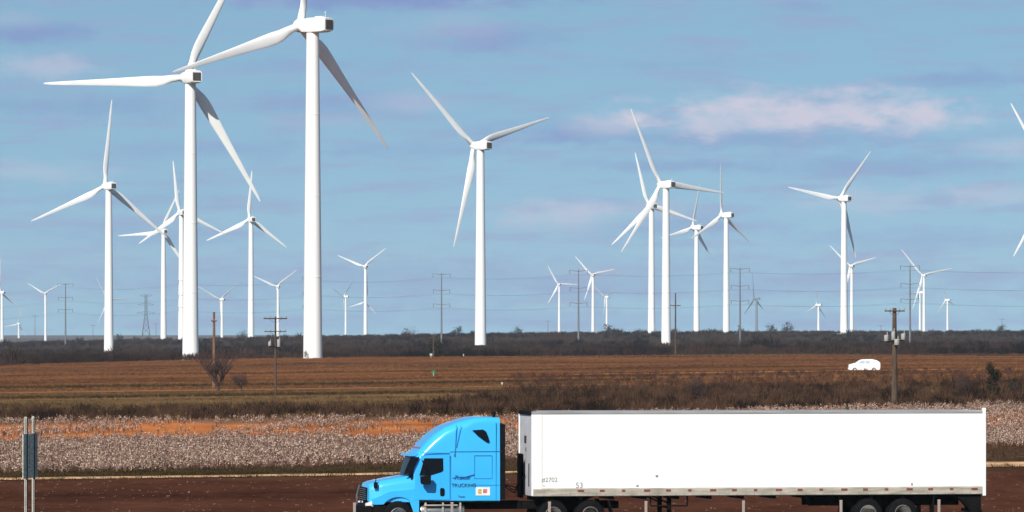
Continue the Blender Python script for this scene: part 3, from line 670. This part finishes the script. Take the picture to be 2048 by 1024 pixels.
# ------------------------------------------------------------------ white van on the plain
def van(px0, px1, ytop, Y, label):
    x, y, z = gp((px0 + px1) / 2, Y); root = empty("parked_van", (x, y, z - .2), math.pi); tag(root, label, "van")
    m_p = mat("van_white_paint", (.78, .78, .77), .3, var=.02, scale=1, coat=.5); m_g = mat("van_glass", (.36, .43, .48), .15, var=.05, scale=2, spec=.6)
    L_ = (px1 - px0) * Y / F; hl = L_ / 2; st = []
    prof = [(hl, .45, 1.05, .80), (hl - .12, .3, 1.18, .88), (hl - .9, .28, 1.38, .93), (hl - 1.15, .28, 1.46, .93), (hl - 1.75, .28, 1.88, .93), (hl - 2.2, .28, 2.0, .93), (-hl + 1.3, .28, 2.03, .93), (-hl + .55, .28, 1.85, .93), (-hl + .08, .3, 1.55, .9), (-hl, .5, 1.35, .84)]
    vs = []; n = 0
    for u, z0, z1, hw in prof:
        ring = [(-hw, z0), (-hw - .02, z0 + .4), (-hw, min(1.15, z1 - .1)), (-hw * (.8 if z1 > 1.5 else .92), z1 - .06), (-hw * .6, z1), (hw * .6, z1), (hw * (.8 if z1 > 1.5 else .92), z1 - .06), (hw, min(1.15, z1 - .1)), (hw + .02, z0 + .4), (hw, z0)]
        n = len(ring); vs += [(u, a, b) for a, b in ring]
    fs = [(i * n + k, i * n + (k + 1) % n, i * n + n + (k + 1) % n, i * n + n + k) for i in range(len(prof) - 1) for k in range(n)] + [tuple(range(n)), tuple((len(prof) - 1) * n + k for k in range(n))]
    MB().add(vs, fs).build("body", m_p, root, 35)
    for sgn in (-1, 1):
        for a, b, c, d in ((hl - 1.45, hl - 2.05, hl - 2.6, hl - 2.6), (hl - 2.7, hl - 2.7, -hl + 1.7, -hl + 1.7)):
            g_ = MB(); yv = lambda z_: sgn * (.955 - .21 * (z_ - 1.15) / .8)
            p = [(a, 1.3), (b, 1.8), (c, 1.84), (d, 1.3)]; g_.add([(u, yv(zz), zz) for u, zz in p] + [(u, yv(zz) - sgn * .05, zz) for u, zz in p], [(0, 1, 2, 3), (7, 6, 5, 4), (0, 4, 5, 1), (1, 5, 6, 2), (2, 6, 7, 3), (3, 7, 4, 0)]); g_.build("window", m_g, root)
    for u in (hl - .95, -hl + 1.05):
        for sgn in (-1, 1):
            t = MB(); t.lathe([(.2, -.11), (.31, -.11), (.34, -.07), (.34, .07), (.31, .11), (.2, .11)], 18, 'y', c=(u, sgn * .86, .34)); wh = t.build("wheel", m_black, root, 40)
            MB().lathe([(.2, -.118), (.17, -.1), (.05, -.12)] if sgn < 0 else [(.2, .118), (.17, .1), (.05, .12)], 16, 'y', c=(u, sgn * .86, .34)).build("rim", m_galv, wh, 40)
    b = MB(); b.box(hl - .05, hl + .07, -.8, .8, .35, .6, .03); b.build("bumper", m_p, root)
van(1697, 1760, 718, 905, "white van parked on the plain left of the weathered utility pole")

# ------------------------------------------------------------------ lorry: tractor and trailer
m_blue = mat("cab_blue_paint", (.036, .41, .86), .28, var=.04, scale=.8, coat=.7, spec=.4)
m_blue2 = mat("cab_trim_blue", (.02, .17, .38), .5, var=.05, scale=2)
m_glass = mat("dark_glass", (.004, .006, .010), .3, var=.1, scale=2, spec=.22)
m_chrome = mat("chrome", (.40, .38, .35), .3, metal=.9, var=.15, scale=5)
m_alum = mat("aluminium_rail", (.34, .34, .34), .5, metal=.25, var=.2, scale=2, stretch=(.3, 1, 4))
m_dalum = mat("dirty_aluminium_rail", (.36, .325, .27), .65, metal=.1, var=.25, scale=1.5, stretch=(1, 1, 6))
m_frame = mat("chassis_black", (.006, .006, .006), .8, spec=.08, var=.3, scale=3)
m_tw = mat("trailer_white_panel", (.80, .80, .79), .4, col2=(.77, .765, .735), scale=.9, stretch=(.6, 1, 2.4), spec=.3)
m_front = mat("trailer_front_grey", (.50, .50, .54), .5, var=.12, scale=2)
m_red = mat("red_reflector", (.20, .05, .04), .5, var=.1, scale=3)
m_wlamp = mat("headlight_lens", (.75, .68, .68), .12, var=.15, scale=9, spec=.6)
m_ink = mat("dark_lettering", (.03, .03, .04), .6, var=.1, scale=9)
m_navy = mat("navy_lettering", (.01, .07, .22), .6, var=.1, scale=9)
def P(px, py, yl=0.0):
    k = (px - 1024) / F; u = (k * (OY + yl * LFT.y) - OX - yl * LFT.x) / (D.x - k * D.y); Yw = OY + u * D.y + yl * LFT.y
    return u, H - (py - HOR) * Yw / F
trailer = empty("semi_trailer", w(-8, -1.3, 0), YAW); tag(trailer, "long white box trailer behind the bright blue cab on the highway", "trailer")
TO = (8, 1.3, 0)
tractor = empty("semi_tractor", w(3, -1.3, 0), YAW); tag(tractor, "bright blue sleeper cab lorry tractor pulling the white trailer, facing left", "truck")
CO = (-3, 1.3, 0)
def tp(mb, n, m, par=trailer, sm=None): return mb.build(n, m, par, sm, loc=(TO if par is trailer else (CO if par is tractor else None)))
def textmesh(body, size, m, par, u, z, y, name, shear=0):
    cu = bpy.data.curves.new(name, 'FONT'); cu.body = body; cu.size = size; cu.extrude = .002; cu.shear = shear
    to = bpy.data.objects.new(name, cu); me = bpy.data.meshes.new_from_object(to); bpy.data.objects.remove(to)
    me.materials.append(m) if not me.materials else None
    me.materials.clear(); me.materials.append(m)
    o = bpy.data.objects.new(name, me); COL.objects.link(o); o.parent = par; off = TO if par is trailer else CO
    o.location = (u + off[0], y + off[1], z); o.rotation_euler = (R(90), 0, R(180)); return o
TL = 16.15; ZT0, ZT1 = 1.17, 4.11
b = MB(); b.box(-TL + .12, -.08, -2.56, 0, ZT0 + .27, ZT1 - .1, .01)
b.build("side_wall", m_tw, trailer, None, TO)
b = MB()
for u in (-.35,):  b.box(u - .008, u + .008, .0005, .004, ZT0 + .28, ZT1 - .12)
b.build("panel_seam", mat("panel_seam", (.62, .61, .58), .6, var=.05, scale=4), trailer, None, TO)
b = MB(); b.box(-TL + .12, -.0, -2.60, .02, ZT1 - .1, ZT1, .015); tp(b, "top_rail", m_alum)
b = MB(); b.box(-TL + .12, -.02, -2.60, .025, ZT0, ZT0 + .27, .02)
for k in range(50): b.box(-.4 - k * .31, -.37 - k * .31, .025, .034, ZT0 + .03, ZT0 + .24)
tp(b, "bottom_rail", m_dalum)
b = MB()
for k in range(19): u = -1.7 - k * .78; b.box(u - .1 + .05 * (k % 3), u + .12, .0345, .038, ZT0 + .155, ZT0 + .23)
tp(b, "reflective_tape", m_red)
b = MB(); b.box(-.08, .0, -2.52, -.06, ZT0, ZT1 - .1, .02); tp(b, "front_wall", m_front)
for y0, y1 in ((-2.62, -2.5), (-.08, .012)):
    b = MB(); b.box(-.34, .03, y0, y1, ZT0, ZT1 - .1, .03); tp(b, "corner_post", m_tw)
b = MB(); b.box(-.2, .06, -2.45, -.25, ZT1 - .12, ZT1 + .02, .02); tp(b, "front_top_cap", m_frame)
b = MB(); b.box(.001, .10, -2.5, -1.75, ZT0 - .1, 2.62, .03); tp(b, "front_panel_black", m_frame)
b = MB()
for k in range(3): b.tube([(.03, -1.3 - .12 * k, 1.9), (.35, -1.35 - .1 * k, 1.45 - .1 * k), (.9, -1.3 - .1 * k, 1.6), (1.35, -1.3 - .08 * k, 1.9)], .022, 6)
tp(b, "air_hose", m_frame, trailer, 60)
b = MB(); b.box(.0005, .014, -1.55, -1.2, 3.0, 3.25); b.box(.0005, .014, -1.3, -1.22, 2.7, 2.85); b.box(.0005, .014, -.75, -.6, 1.5, 2.3); tp(b, "front_decal", m_ink)
# rear frame, doors, bumper
b = MB(); b.box(-TL, -TL + .12, -.14, .03, ZT0 - .06, ZT1 + .09, .02); b.box(-TL, -TL + .12, -2.63, -2.46, ZT0 - .06, ZT1 + .004, .02); b.box(-TL, -TL + .12, -2.46, -.14, ZT1 - .12, ZT1 - .004, .02); b.box(-TL, -TL + .12, -2.46, -.14, ZT0 - .06, ZT0 + .14, .02)
tp(b, "rear_frame", m_tw)
for y0, y1 in ((-2.45, -1.31), (-1.29, -.15)):
    b = MB(); b.box(-TL + .02, -TL + .09, y0, y1, ZT0 + .15, ZT1 - .13, .01); d_ = tp(b, "rear_door", m_tw)
    q = MB(); q.tube([(-TL - .02, (y0 + y1) / 2 + .2, ZT0 + .1), (-TL - .02, (y0 + y1) / 2 + .2, ZT1 - .1)], .018, 6); q.build("lock_rod", m_chrome, d_, 60)
b = MB(); b.box(-TL + .1, -TL + .25, -2.5, -.1, .5, .62, .01)
for y in (-2.0, -.55): b.box(-TL + .12, -TL + .24, y - .05, y + .05, .6, ZT0)
tp(b, "rear_bumper", m_frame)
# bogie
b = MB()
for y in (-1.85, -.85): b.box(-TL + .8, -TL + 6.2, y, y + .12, .78, ZT0 - .02)
for u in (-11.95, -13.2): b.tube([(u, -2.45, .52), (u, -.12, .52)], .07, 8)
for k in range(14): b.box(-.6 - k * 1.15, -.52 - k * 1.15, -2.5, -.1, 1.05, ZT0 - .01)
b.prism([(-2.4, ZT0), (-.15, ZT0), (-.15, 1.02), (-2.0, 1.02)], -1.9, -.75)
tp(b, "chassis_frame", m_frame)
def wheel(par, u, ycen, out, dual, rimm):
    """one wheel end: tyre(s) with a dished rim; out = +1 faces the camera side"""
    off = TO if par is trailer else CO; r = .52
    def rg(yc, o):
        return [(.29, yc - .13), (.45, yc - .14), (.505, yc - .11), (.52, yc - .06), (.52, yc + .06), (.505, yc + .11), (.45, yc + .14), (.29, yc + .13)]
    wr = MB(); ys_ = [ycen, ycen - out * .33] if dual else [ycen]
    hub = MB(); yo = ycen + out * .10
    dish = -out * (.2 if dual else -.03)
    hub.lathe([(.292, yo + out * .03), (.275, yo + out * .035), (.265, yo), (.20, yo + dish), (.13, yo + dish), (.11, yo + dish + out * .10), (.05, yo + dish + out * .14), (.005, yo + dish + out * .145)], 26, 'y', c=(u, 0, .52))
    o = hub.build("wheel", rimm, par, 40, off)
    for yc in ys_:
        t = MB(); t.lathe(rg(yc, out), 32, 'y', c=(u, 0, .52))
        for k in range(36):
            a = k * math.pi / 18; c_, s_ = math.cos(a), math.sin(a); t.tube([(u + .522 * c_, yc - .1, .52 + .522 * s_), (u + .522 * c_, yc + .1, .52 + .522 * s_)], .012, 3)
        t.build("tyre", m_black, o, 40)
    nb = MB()
    for k in range(10): a = k * math.pi / 5; nb.tube([(u + .165 * math.cos(a), yo + dish, .52 + .165 * math.sin(a)), (u + .165 * math.cos(a), yo + dish + out * .04, .52 + .165 * math.sin(a))], .017, 6)
    nb.build("lug_nuts", m_chrome, o, 40)
for u in (-11.93, -13.18):
    wheel(trailer, u, -.2, 1, True, m_wr := mat("white_steel_rim", (.22, .20, .18), .45, metal=.2, var=.15, scale=4) if u > -12 else m_wr)
    wheel(trailer, u, -2.4, -1, True, m_wr)
for y0 in (-.62, -2.55):
    b = MB(); b.box(-14.3, -14.27, y0, y0 + .57, .32, 1.12, .005); tp(b, "mud_flap", m_black)
b = MB(); b.prism([(-15.0, ZT0), (-16.0, ZT0), (-16.0, .5), (-15.7, .5), (-15.3, .95)], -.45, -.1); tp(b, "rear_support", m_frame)
for y0 in (-.55, -2.2):
    b = MB(); b.box(-4.98, -4.84, y0, y0 + .14, .35, ZT0, .01); b.box(-5.06, -4.76, y0 - .06, y0 + .2, .3, .36); b.tube([(-4.9, y0 + .07, .9), (-4.3, y0 + .07, ZT0)], .03, 5); tp(b, "landing_leg", m_frame)
b = MB(); b.tube([(-4.91, -2.1, .75), (-4.91, -.45, .75)], .035, 6); b.tube([(-4.2, -.2, .82), (-5.5, -.2, .82)], .03, 6); b.tube([(-4.2, -.2, .82), (-4.2, -.2, ZT0)], .03, 5); b.tube([(-5.5, -.2, .82), (-5.5, -.2, ZT0)], .03, 5); tp(b, "landing_gear_brace", m_frame)
textmesh("#2702", .22, m_mk := mat("faded_ink", (.2, .2, .2), .6, var=.3, scale=12), trailer, P(1083, 964)[0], P(1083, 964)[1], .004, "unit_number")
textmesh("53", .27, m_mk, trailer, P(1151, 976)[0], P(1151, 976)[1], .004, "length_number")
textmesh("o-", .10, m_mk, trailer, P(1086, 973)[0], P(1086, 973)[1], .004, "small_mark")
b = MB(); uu, zz = P(1313, 953); b.box(uu - .06, uu + .03, .0005, .003, zz - .03, zz + .05); uu, zz = P(1275, 972); b.box(uu - .04, uu + .04, .0005, .003, zz - .03, zz + .04); uu, zz = P(1824, 969); b.box(uu - .03, uu + .03, .0005, .003, zz - .04, zz + .05)
tp(b, "scuff_mark", m_mk)

# ---- tractor body: lofted shell, stations from the nose back
def loft(stations, n_side=5, n_top=7):
    """station = (u, z0, z1, half width, corner radius, tumblehome)"""
    rings = []
    for u, z0, z1, hw, rc, tum in stations:
        rg = []; rc = min(rc, (z1 - z0) * .48, hw * .9)
        for s in (1, -1):
            side = [(s * hw, z0 + (z1 - rc - z0) * k / n_side) for k in range(n_side + 1)]
            side = [(y - s * tum * max(0, (z - z0) / (z1 - z0)) ** 2, z) for y, z in side]; yt = abs(side[-1][0])
            arc = [(s * (yt - rc + rc * math.cos(t)), z1 - rc + rc * math.sin(t)) for t in [math.pi / 2 * k / n_top for k in range(1, n_top + 1)]]
            pts = side + arc
            if s == 1: rg += pts
            else: rg += list(reversed(pts))
        rings.append([(u, y - 1.3, z) for y, z in rg])
    return rings
def shell(rings, sel=None):
    n = len(rings[0]); vs = sum(rings, []); fs = []; other = []
    for i in range(len(rings) - 1):
        for k in range(n - 1):
            f = (i * n + k, i * n + k + 1, i * n + n + k + 1, i * n + n + k); c = sum((Vector(vs[q_]) for q_ in f), Vector()) / 4
            (other if sel and sel(c, i, k) else fs).append(f)
        fs.append((i * n + n - 1, i * n, i * n + n, i * n + n + n - 1))
    fs += [tuple(range(n)), tuple((len(rings) - 1) * n + k for k in range(n))]
    return vs, fs, other
def sub(vs, fs):
    ids = sorted({i for f in fs for i in f}); mp = {a: b_ for b_, a in enumerate(ids)}; return [vs[i] for i in ids], [tuple(mp[i] for i in f) for f in fs]
YM = -1.3
# hood
hs = []
for px, py, hw in ((722, 971, .72), (725, 966, .92), (735, 962.5, 1.02), (752, 959, 1.07), (775, 954.5, 1.12), (798, 950.5, 1.16), (812, 949, 1.18)):
    u, z = P(px + 6, py, YM); hs.append((u, 1.0 if px > 724 else 1.05, z, hw, .28 if px < 790 else .3, .10))
rings = loft(hs); vs, fs, _ = shell(rings)
tp(MB().add(vs, fs), "hood", m_blue, tractor, 35)
# cab + sleeper
cs = []
prof = [(799, 950, .70), (803, 940, .95), (808, 926, 1.09), (813, 912, 1.15), (818, 906, 1.18), (826, 898, 1.20), (838, 884.5, 1.22), (855, 868, 1.235), (877, 853, 1.245), (899, 844, 1.25), (918, 838, 1.25), (938, 834.5, 1.25), (965, 833, 1.25), (999, 834, 1.25)]
for i, (px, py, hw) in enumerate(prof):
    u, z = P(px + 4, py, YM)
    if px > 930: u = P(px + 1, py, {938: YM * .9, 965: -.3}.get(px, -.05))[0]
    cs.append((u, 1.03, z, hw, .42 if i < 4 else (.40 if i < 8 else .34 if i < 11 else .22), .05))
rings = loft(cs, 14, 7)
zw0 = P(800, 950, YM)[1] + .02; zw1 = P(813, 911, YM)[1]
vs, fs, wind = shell(rings, lambda c, i, k: i < 3 and c.z > 1.72 and abs(c.y + 1.3) < 1.13)
a_, b_ = sub(vs, fs); tp(MB().add(a_, b_), "cab", m_blue, tractor, 35)
a_, b_ = sub(vs, wind); tp(MB().add(a_, b_), "windshield", m_glass, tractor, 60)
YS = -.045      # near skin of the cab
def plate(pts, y, th, name, m, par=tractor, both=False):
    poly = [P(px, py, y) for px, py in pts]; b = MB(); b.prism(poly, y - .02, y + th)
    if both: b.prism(poly, -2.6 - y - th, -2.6 - y + .02)
    return tp(b, name, m, par)
plate([(807, 948), (823, 946), (839.5, 914), (821, 914)], -.075, .012, "corner_window", m_glass)
# door as a slightly proud skin with frame lines
plate([(829.5, 999.5), (829.5, 948), (843, 911), (899, 910), (899, 999.5)], YS, .012, "door", m_blue)
plate([(838.5, 951), (848.5, 916.5), (886, 916.5), (886.5, 941), (883, 944), (862, 950.5), (860, 951)], YS, .024, "door_window", m_glass)
plate([(944.5, 860.5), (966, 859), (972, 863), (976, 873), (979, 884), (975, 885.5), (968, 881), (955, 871)], YS, .016, "sleeper_window", m_glass)
def seam(p, q_, wd=.012, nm="panel_line", m=None, y=YS + .002):
    a = Vector(P(*p, y)); b2 = Vector(P(*q_, y)); d = (b2 - a).normalized(); nrm = Vector((-d.y, d.x)) * wd
    return [tuple(a + nrm), tuple(b2 + nrm), tuple(b2 - nrm), tuple(a - nrm)]
b = MB()
for p, q_, wd in [((913, 850), (910, 911), .014), ((922, 850), (913, 895), .008), ((899, 903), (1002, 902.5), .008), ((992, 845), (992, 999), .010), ((949, 911), (984, 911), .008), ((949, 911), (949, 957), .008), ((984, 911), (984, 957), .006), ((949, 957), (984, 957), .008),
                  ((940, 970), (999, 970), .008), ((901, 911), (901, 999), .010), ((845, 906), (899, 906.5), .022), ((909.5, 908), (909.5, 913), .045)]:
    b.prism(seam(p, q_, wd * .62), YS - .01, YS + .008)
tp(b, "panel_line", m_blue2, tractor)
b = MB()      # door handle
b.prism([P(*q_, YS) for q_ in ((880, 979), (881, 976), (887, 976), (889, 979), (889, 989), (887, 992), (881, 992), (880, 988))], YS, YS + .03); tp(b, "door_handle", m_black, tractor)
# white decal, lettering strokes (too small to read in the photo)
plate([(951.5, 974.5), (980, 974.5), (980, 991), (951.5, 991)], YS, .012, "door_decal", mat("decal_white", (.7, .7, .68), .5, var=.08, scale=8))
b = MB(); b.prism([P(*q_, YS) for q_ in ((956, 978), (963, 978), (963, 988), (956, 988))], YS, YS + .015); tp(b, "decal_mark", mat("decal_gold", (.5, .36, .12), .6, var=.2, scale=12), tractor)
b = MB(); b.prism([P(*q_, YS) for q_ in ((966, 978), (974, 978), (974, 986), (966, 986))], YS, YS + .015); tp(b, "decal_mark", mat("decal_rust", (.5, .16, .14), .6, var=.2, scale=12), tractor)
textmesh("Transit", .20, m_navy, tractor, P(906, 959, YS)[0], P(906, 959, YS)[1], YS + .012, "side_lettering", .5)
b = MB()
for p, q_, wd in [((925, 956), (949, 949.5), .018), ((905, 956), (926, 953.5), .01)]: b.prism(seam(p, q_, wd), YS - .01, YS + .009)
tp(b, "lettering_swoosh", m_navy, tractor)
textmesh("TRUCKING", .17, m_ink, tractor, P(903, 974, YS)[0], P(903, 974, YS)[1], YS + .012, "side_lettering")
textmesh("Texas", .10, m_ink, tractor, P(916, 995, YS)[0], P(916, 995, YS)[1], YS + .012, "side_lettering")
# marker lights, visor, stack, mirror
b = MB(); b.prism([P(*q_, YM) for q_ in ((809, 911), (814, 906.5), (826, 906), (824, 910.5))], -2.35, -.25); tp(b, "sun_visor", m_blue, tractor)
for y in (-2.1, -1.7, -1.3, -.9, -.5):
    u, z = P(826, 897, YM); b = MB(); b.lathe([(.045, 0), (.04, .03), (.01, .045)], 8, c=(u - .1, y, z + .02)); tp(b, "marker_light", m_red, tractor, 60)
plate([(840.5, 952.5), (861, 951), (860.5, 966), (858, 969), (843, 968.5), (841, 965)], YS + .22, .14, "mirror", m_black)
b = MB(); u, z = P(845, 950, YS); b.tube([(u, YS, z + .5), (u - .02, YS + .28, z + .3), (u - .02, YS + .28, z)], .022, 6); b.tube([(u, YS, z - .1), (u - .02, YS + .28, z - .15)], .022, 6); tp(b, "mirror_arm", m_black, tractor)
b = MB(); u, z = P(752, 955, -.3); b.tube([(u, -.3, z - .02), (u + .02, -.24, z - .12), (u + .03, -.24, z - .35)], .018, 6); b.prism([(u - .03, z - .38), (u + .09, z - .38), (u + .09, z - .16), (u - .03, z - .16)], -.24, -.18); tp(b, "hood_mirror", m_black, tractor)
b = MB(); u, z = P(983, 833, YM); b.lathe([(.05, -.1), (.05, .08), (.09, .1), (.07, .16), (.01, .2)], 8, c=(u, -.8, z)); tp(b, "roof_antenna", m_black, tractor, 60)
# side extender and back of cab
b = MB(); u0, zt = P(1004, 846, 0); u1, _ = P(1011, 846, 0); zb = P(1004, 999, 0)[1]
b.prism([(u0 + .05, zb), (u0 + .05, zt), (u1 + .0, zt - .05), (u1, zb)], -.09, -.05); tp(b, "side_extender", m_black, tractor)
b = MB(); b.prism([(u0 + .05, zb), (u0 + .05, zt), (u1, zt - .05), (u1, zb)], -2.55, -2.51); tp(b, "side_extender", m_black, tractor)
ub = cs[-1][0]
b = MB(); b.box(ub - .03, ub + .01, -2.5, -.1, 1.05, 3.7); tp(b, "cab_back_panel", m_frame, tractor)
# front: grille, headlight, bumper, fender, skirts
un, _ = P(722, 971, YM)
hx = hs[0][0]
b = MB(); b.box(hx - .02, hx + .035, -1.3 - .72, -1.3 + .72, 1.02, P(720, 974, YM)[1], .03)
gr = tp(b, "grille", m_frame, tractor)
b = MB(); zt = P(720, 974, YM)[1]
for k in range(6): z = 1.08 + k * (zt - 1.14) / 5; b.tube([(hx + .045, -1.95, z), (hx + .045, -.65, z)], .014, 5)
b.build("grille_bar", m_chrome, gr, 60)
b = MB(); b.tube([(hx + .12, -2.05, .6), (hx + .14, -2.07, 1.2), (hx + .05, -2.03, 1.55)], .03, 6); tp(b, "bull_bar", m_chrome, tractor, 50)
for sgn in (1, -1):
    y1 = -1.3 + sgn * .93
    b = MB(); pts = [P(729, 1012, -.37), P(732, 1006, -.37), P(752, 999, -.37), P(755, 1008, -.37), P(748, 1013, -.37)]
    b.prism(pts, y1 - .1, y1 + sgn * .16); tp(b, "headlight", m_wlamp, tractor)
b = MB(); ub0 = P(731, 1012, -.4)[0]; b.box(hx - .15, hx + .16, -2.42, -.18, .42, .93, .08); b.box(hx - .65, hx - .14, -.3, -.14, .45, .90, .05); b.box(hx - .65, hx - .14, -2.46, -2.3, .45, .90, .05); tp(b, "bumper", m_frame, tractor)
# fenders: side skins with a wheel arch cut out
UF = P(797, 1030, -.1)[0]
def fender(y0, y1):
    arch = [(UF + .66 * math.cos(t), .52 + .66 * math.sin(t)) for t in [R(a) for a in range(160, 14, -9)]]
    # front is +u
    b = MB(); top = [(UF - .62, 1.45), (UF + .3, 1.36), (hx - .35, 1.22), (hx - .12, 1.12), (hx - .1, .9)]
    low = [(UF + .66, .78)]
    poly = [(UF - .62, 1.45), (UF + .3, 1.36), (hx - .35, 1.2), (hx - .12, 1.1), (hx - .1, .92), (UF + .62, .92)] + [(UF + .66 * math.cos(R(a)), .52 + .66 * math.sin(R(a))) for a in range(38, 150, 8)] + [(UF - .62, .80)]
    b.prism(poly, y0, y1); return b
f1 = fender(-.34, -.1); f1.v += []; tp(f1, "fender", m_blue, tractor, 30); tp(fender(-2.5, -2.26), "fender", m_blue, tractor, 30)
plate([(819, 1003), (829, 998), (838, 998), (838, 1035), (832, 1040), (826, 1022)], -.06, .02, "cowl_skirt", m_blue)
b = MB(); b.box(P(841, 1004)[0], P(999, 1004)[0], -2.5, -.1, .98, 1.035); b.box(0.2, 5.6, -1.75, -1.62, .72, 1.0); b.box(0.2, 5.6, -.98, -.85, .72, 1.0); b.box(-3.2, .3, -1.75, -1.62, .72, .98); b.box(-3.2, .3, -.98, -.85, .72, .98)
b.box(-2.0, -.6, -1.75, -.85, .95, 1.02); tp(b, "chassis_frame", m_frame, tractor)
u0, u1 = P(843, 1010)[0], P(930, 1010)[0]
b = MB(); b.lathe([(.05, u1 - .0), (.3, u1), (.31, u1 + .03), (.31, u0 - .03), (.3, u0), (.05, u0)], 24, 'x', c=(0, -.42, .66)); tk = tp(b, "fuel_tank", m_chrome, tractor, 40)
st_m = MB()
for z in (.5, .86): st_m.box(u0 - .1, u1 + .25, -.12, -.02, z, z + .05, .01)
for q_ in (.1, .5, .9): uu = u0 + (u1 - u0) * q_; st_m.box(uu - .03, uu + .03, -.13, -.06, .45, 1.0)
tp(st_m, "step", m_dalum, tractor)
b = MB(); b.box(P(835, 1003)[0], P(999, 1003)[0], -.13, -.05, .985, 1.045); tp(b, "side_sill", m_frame, tractor)
for yy, oo in ((-.24, 1), (-2.36, -1)): wheel(tractor, UF, yy, oo, False, m_chrome)
for uu in (-.75, -2.05):
    for yy, oo in ((-.2, 1), (-2.4, -1)): wheel(tractor, uu, yy, oo, True, m_wr)
for uu in (-.75, -2.05):
    b = MB(); b.tube([(uu, -2.4, .52), (uu, -.2, .52)], .09, 8); tp(b, "axle", m_frame, tractor, 60)
for y0 in (-.6, -2.55):
    b = MB(); b.prism([(-2.72, 1.02), (-2.66, 1.02), (-2.9, .35), (-2.94, .35)], y0, y0 + .55); tp(b, "mud_flap", m_black, tractor)
b = MB(); b.lathe([(.3, 0), (.5, .02), (.5, .08), (.2, .1)], 20, c=(-1.3, -1.3, 1.02)); tp(b, "fifth_wheel", m_frame, tractor, 40)

# ------------------------------------------------------------------ cable barrier in front of the lorry
m_post = mat("galvanized_post", (.33, .27, .24), .6, metal=.1, var=.15, scale=3)
VB = 4.85; bpx = [709, 904, 1099, 1292, 1487, 1682, 1878, 2073]; bu = []
for i, px in enumerate(bpx):
    k = (px - 1024) / F; u = (k * (OY + VB * LFT.y) - OX - VB * LFT.x) / (D.x - k * D.y); bu.append(u)
    root = empty("barrier_post", w(u, VB, 0), YAW)
    labs = ["short barrier post at the nose of the blue cab", "short barrier post before the steps of the blue cab",
            "short pale barrier post before the drive wheels under the trailer front", "short pale barrier post just ahead of the trailer's landing legs", "short pale barrier post right behind the landing legs", "short pale barrier post just ahead of the trailer's rear wheels", "short pale barrier post behind the trailer's rear wheels", "short barrier post beyond the right edge of the photo"]
    tag(root, labs[i], "barrier post", "barrier posts along the highway")
    b = MB(); b.box(-.045, .045, -.03, .03, -.3, 1.12, .012); b.build("post", m_post, root)
    MB().box(-.05, .05, -.035, .035, 1.1, 1.14, .01).build("cap", m_post, root)

# ------------------------------------------------------------------ roadside sign seen almost edge on
SY = 200.0; sx = gx(60, SY); sg = empty("road_sign", (sx, SY, 0), R(0)); tag(sg, "tall grey green roadside sign seen nearly edge on, on two perforated posts at the left", "sign")
m_sgn = mat("sign_back", (.50, .53, .42), .6, metal=.0, var=.3, scale=2.5, stretch=(1, 1, 6)); m_sp = mat("sign_post_steel", (.42, .40, .35), .5, metal=.2, var=.15, scale=3)
a = R(80); ex, ey = math.cos(a), math.sin(a)
def yzp(y, Y=SY): return H - (y - HOR) * Y / F
for sgn, pxo in ((-1, -.09), (1, .07)):
    cx, cy = pxo, sgn * .62
    b = MB(); b.box(cx - .055, cx + .035, cy - .05, cy + .05, -.3, yzp(833), .008); po = b.build("post", m_sp, sg)
    b = MB(); b.box(cx - .01, cx + .01, cy - .05, cy - .045, .4, 3.78)
    for k in range(34): z = .4 + k * .1; b.box(cx - .012, cx + .012, cy - .056, cy - .049, z, z + .035)
    b.build("post_hole", m_black, po)
    b = MB(); b.box(cx + .035, cx + .06, cy - .05, cy + .06, -.3, yzp(833)); b.build("post_flange", m_frame, po)
b = MB(); pts = [(-.16, -1.22), (-.135, -1.225), (.175, 1.225), (.15, 1.23)]
z0, z1 = yzp(956), yzp(867); b.add([(x, y, z0) for x, y in pts] + [(x, y, z1) for x, y in pts], [(3, 2, 1, 0), (4, 5, 6, 7), (0, 1, 5, 4), (1, 2, 6, 5), (2, 3, 7, 6), (3, 0, 4, 7)])
b.build("sign_panel", m_sgn, sg)
b = MB()
for k in range(16): z = z0 + .06 + k * .1; b.box(.165, .185, .9, 1.1, z, z + .04); b.box(.0, .02, -.2, -.1, z, z + .04)
b.build("panel_rib", m_sp, sg)

# ------------------------------------------------------------------ haze
HAZE = True
if HAZE:
    mb = MB(); mb.box(-2500, 2500, -120, 13500, -12, 175); hm = bpy.data.materials.new("haze"); hm.use_nodes = True; t = hm.node_tree; t.nodes.clear()
    vo = t.nodes.new('ShaderNodeVolumePrincipled'); vo.inputs['Color'].default_value = (.78, .88, 1, 1); vo.inputs['Density'].default_value = 3.4e-5; vo.inputs['Anisotropy'].default_value = 0.0
    ou = t.nodes.new('ShaderNodeOutputMaterial'); t.links.new(vo.outputs[0], ou.inputs['Volume'])
    o = mb.build("haze", hm); tag(o, kind="stuff"); o["label"] = "thin pale blue air over the plain"; o["category"] = "haze"
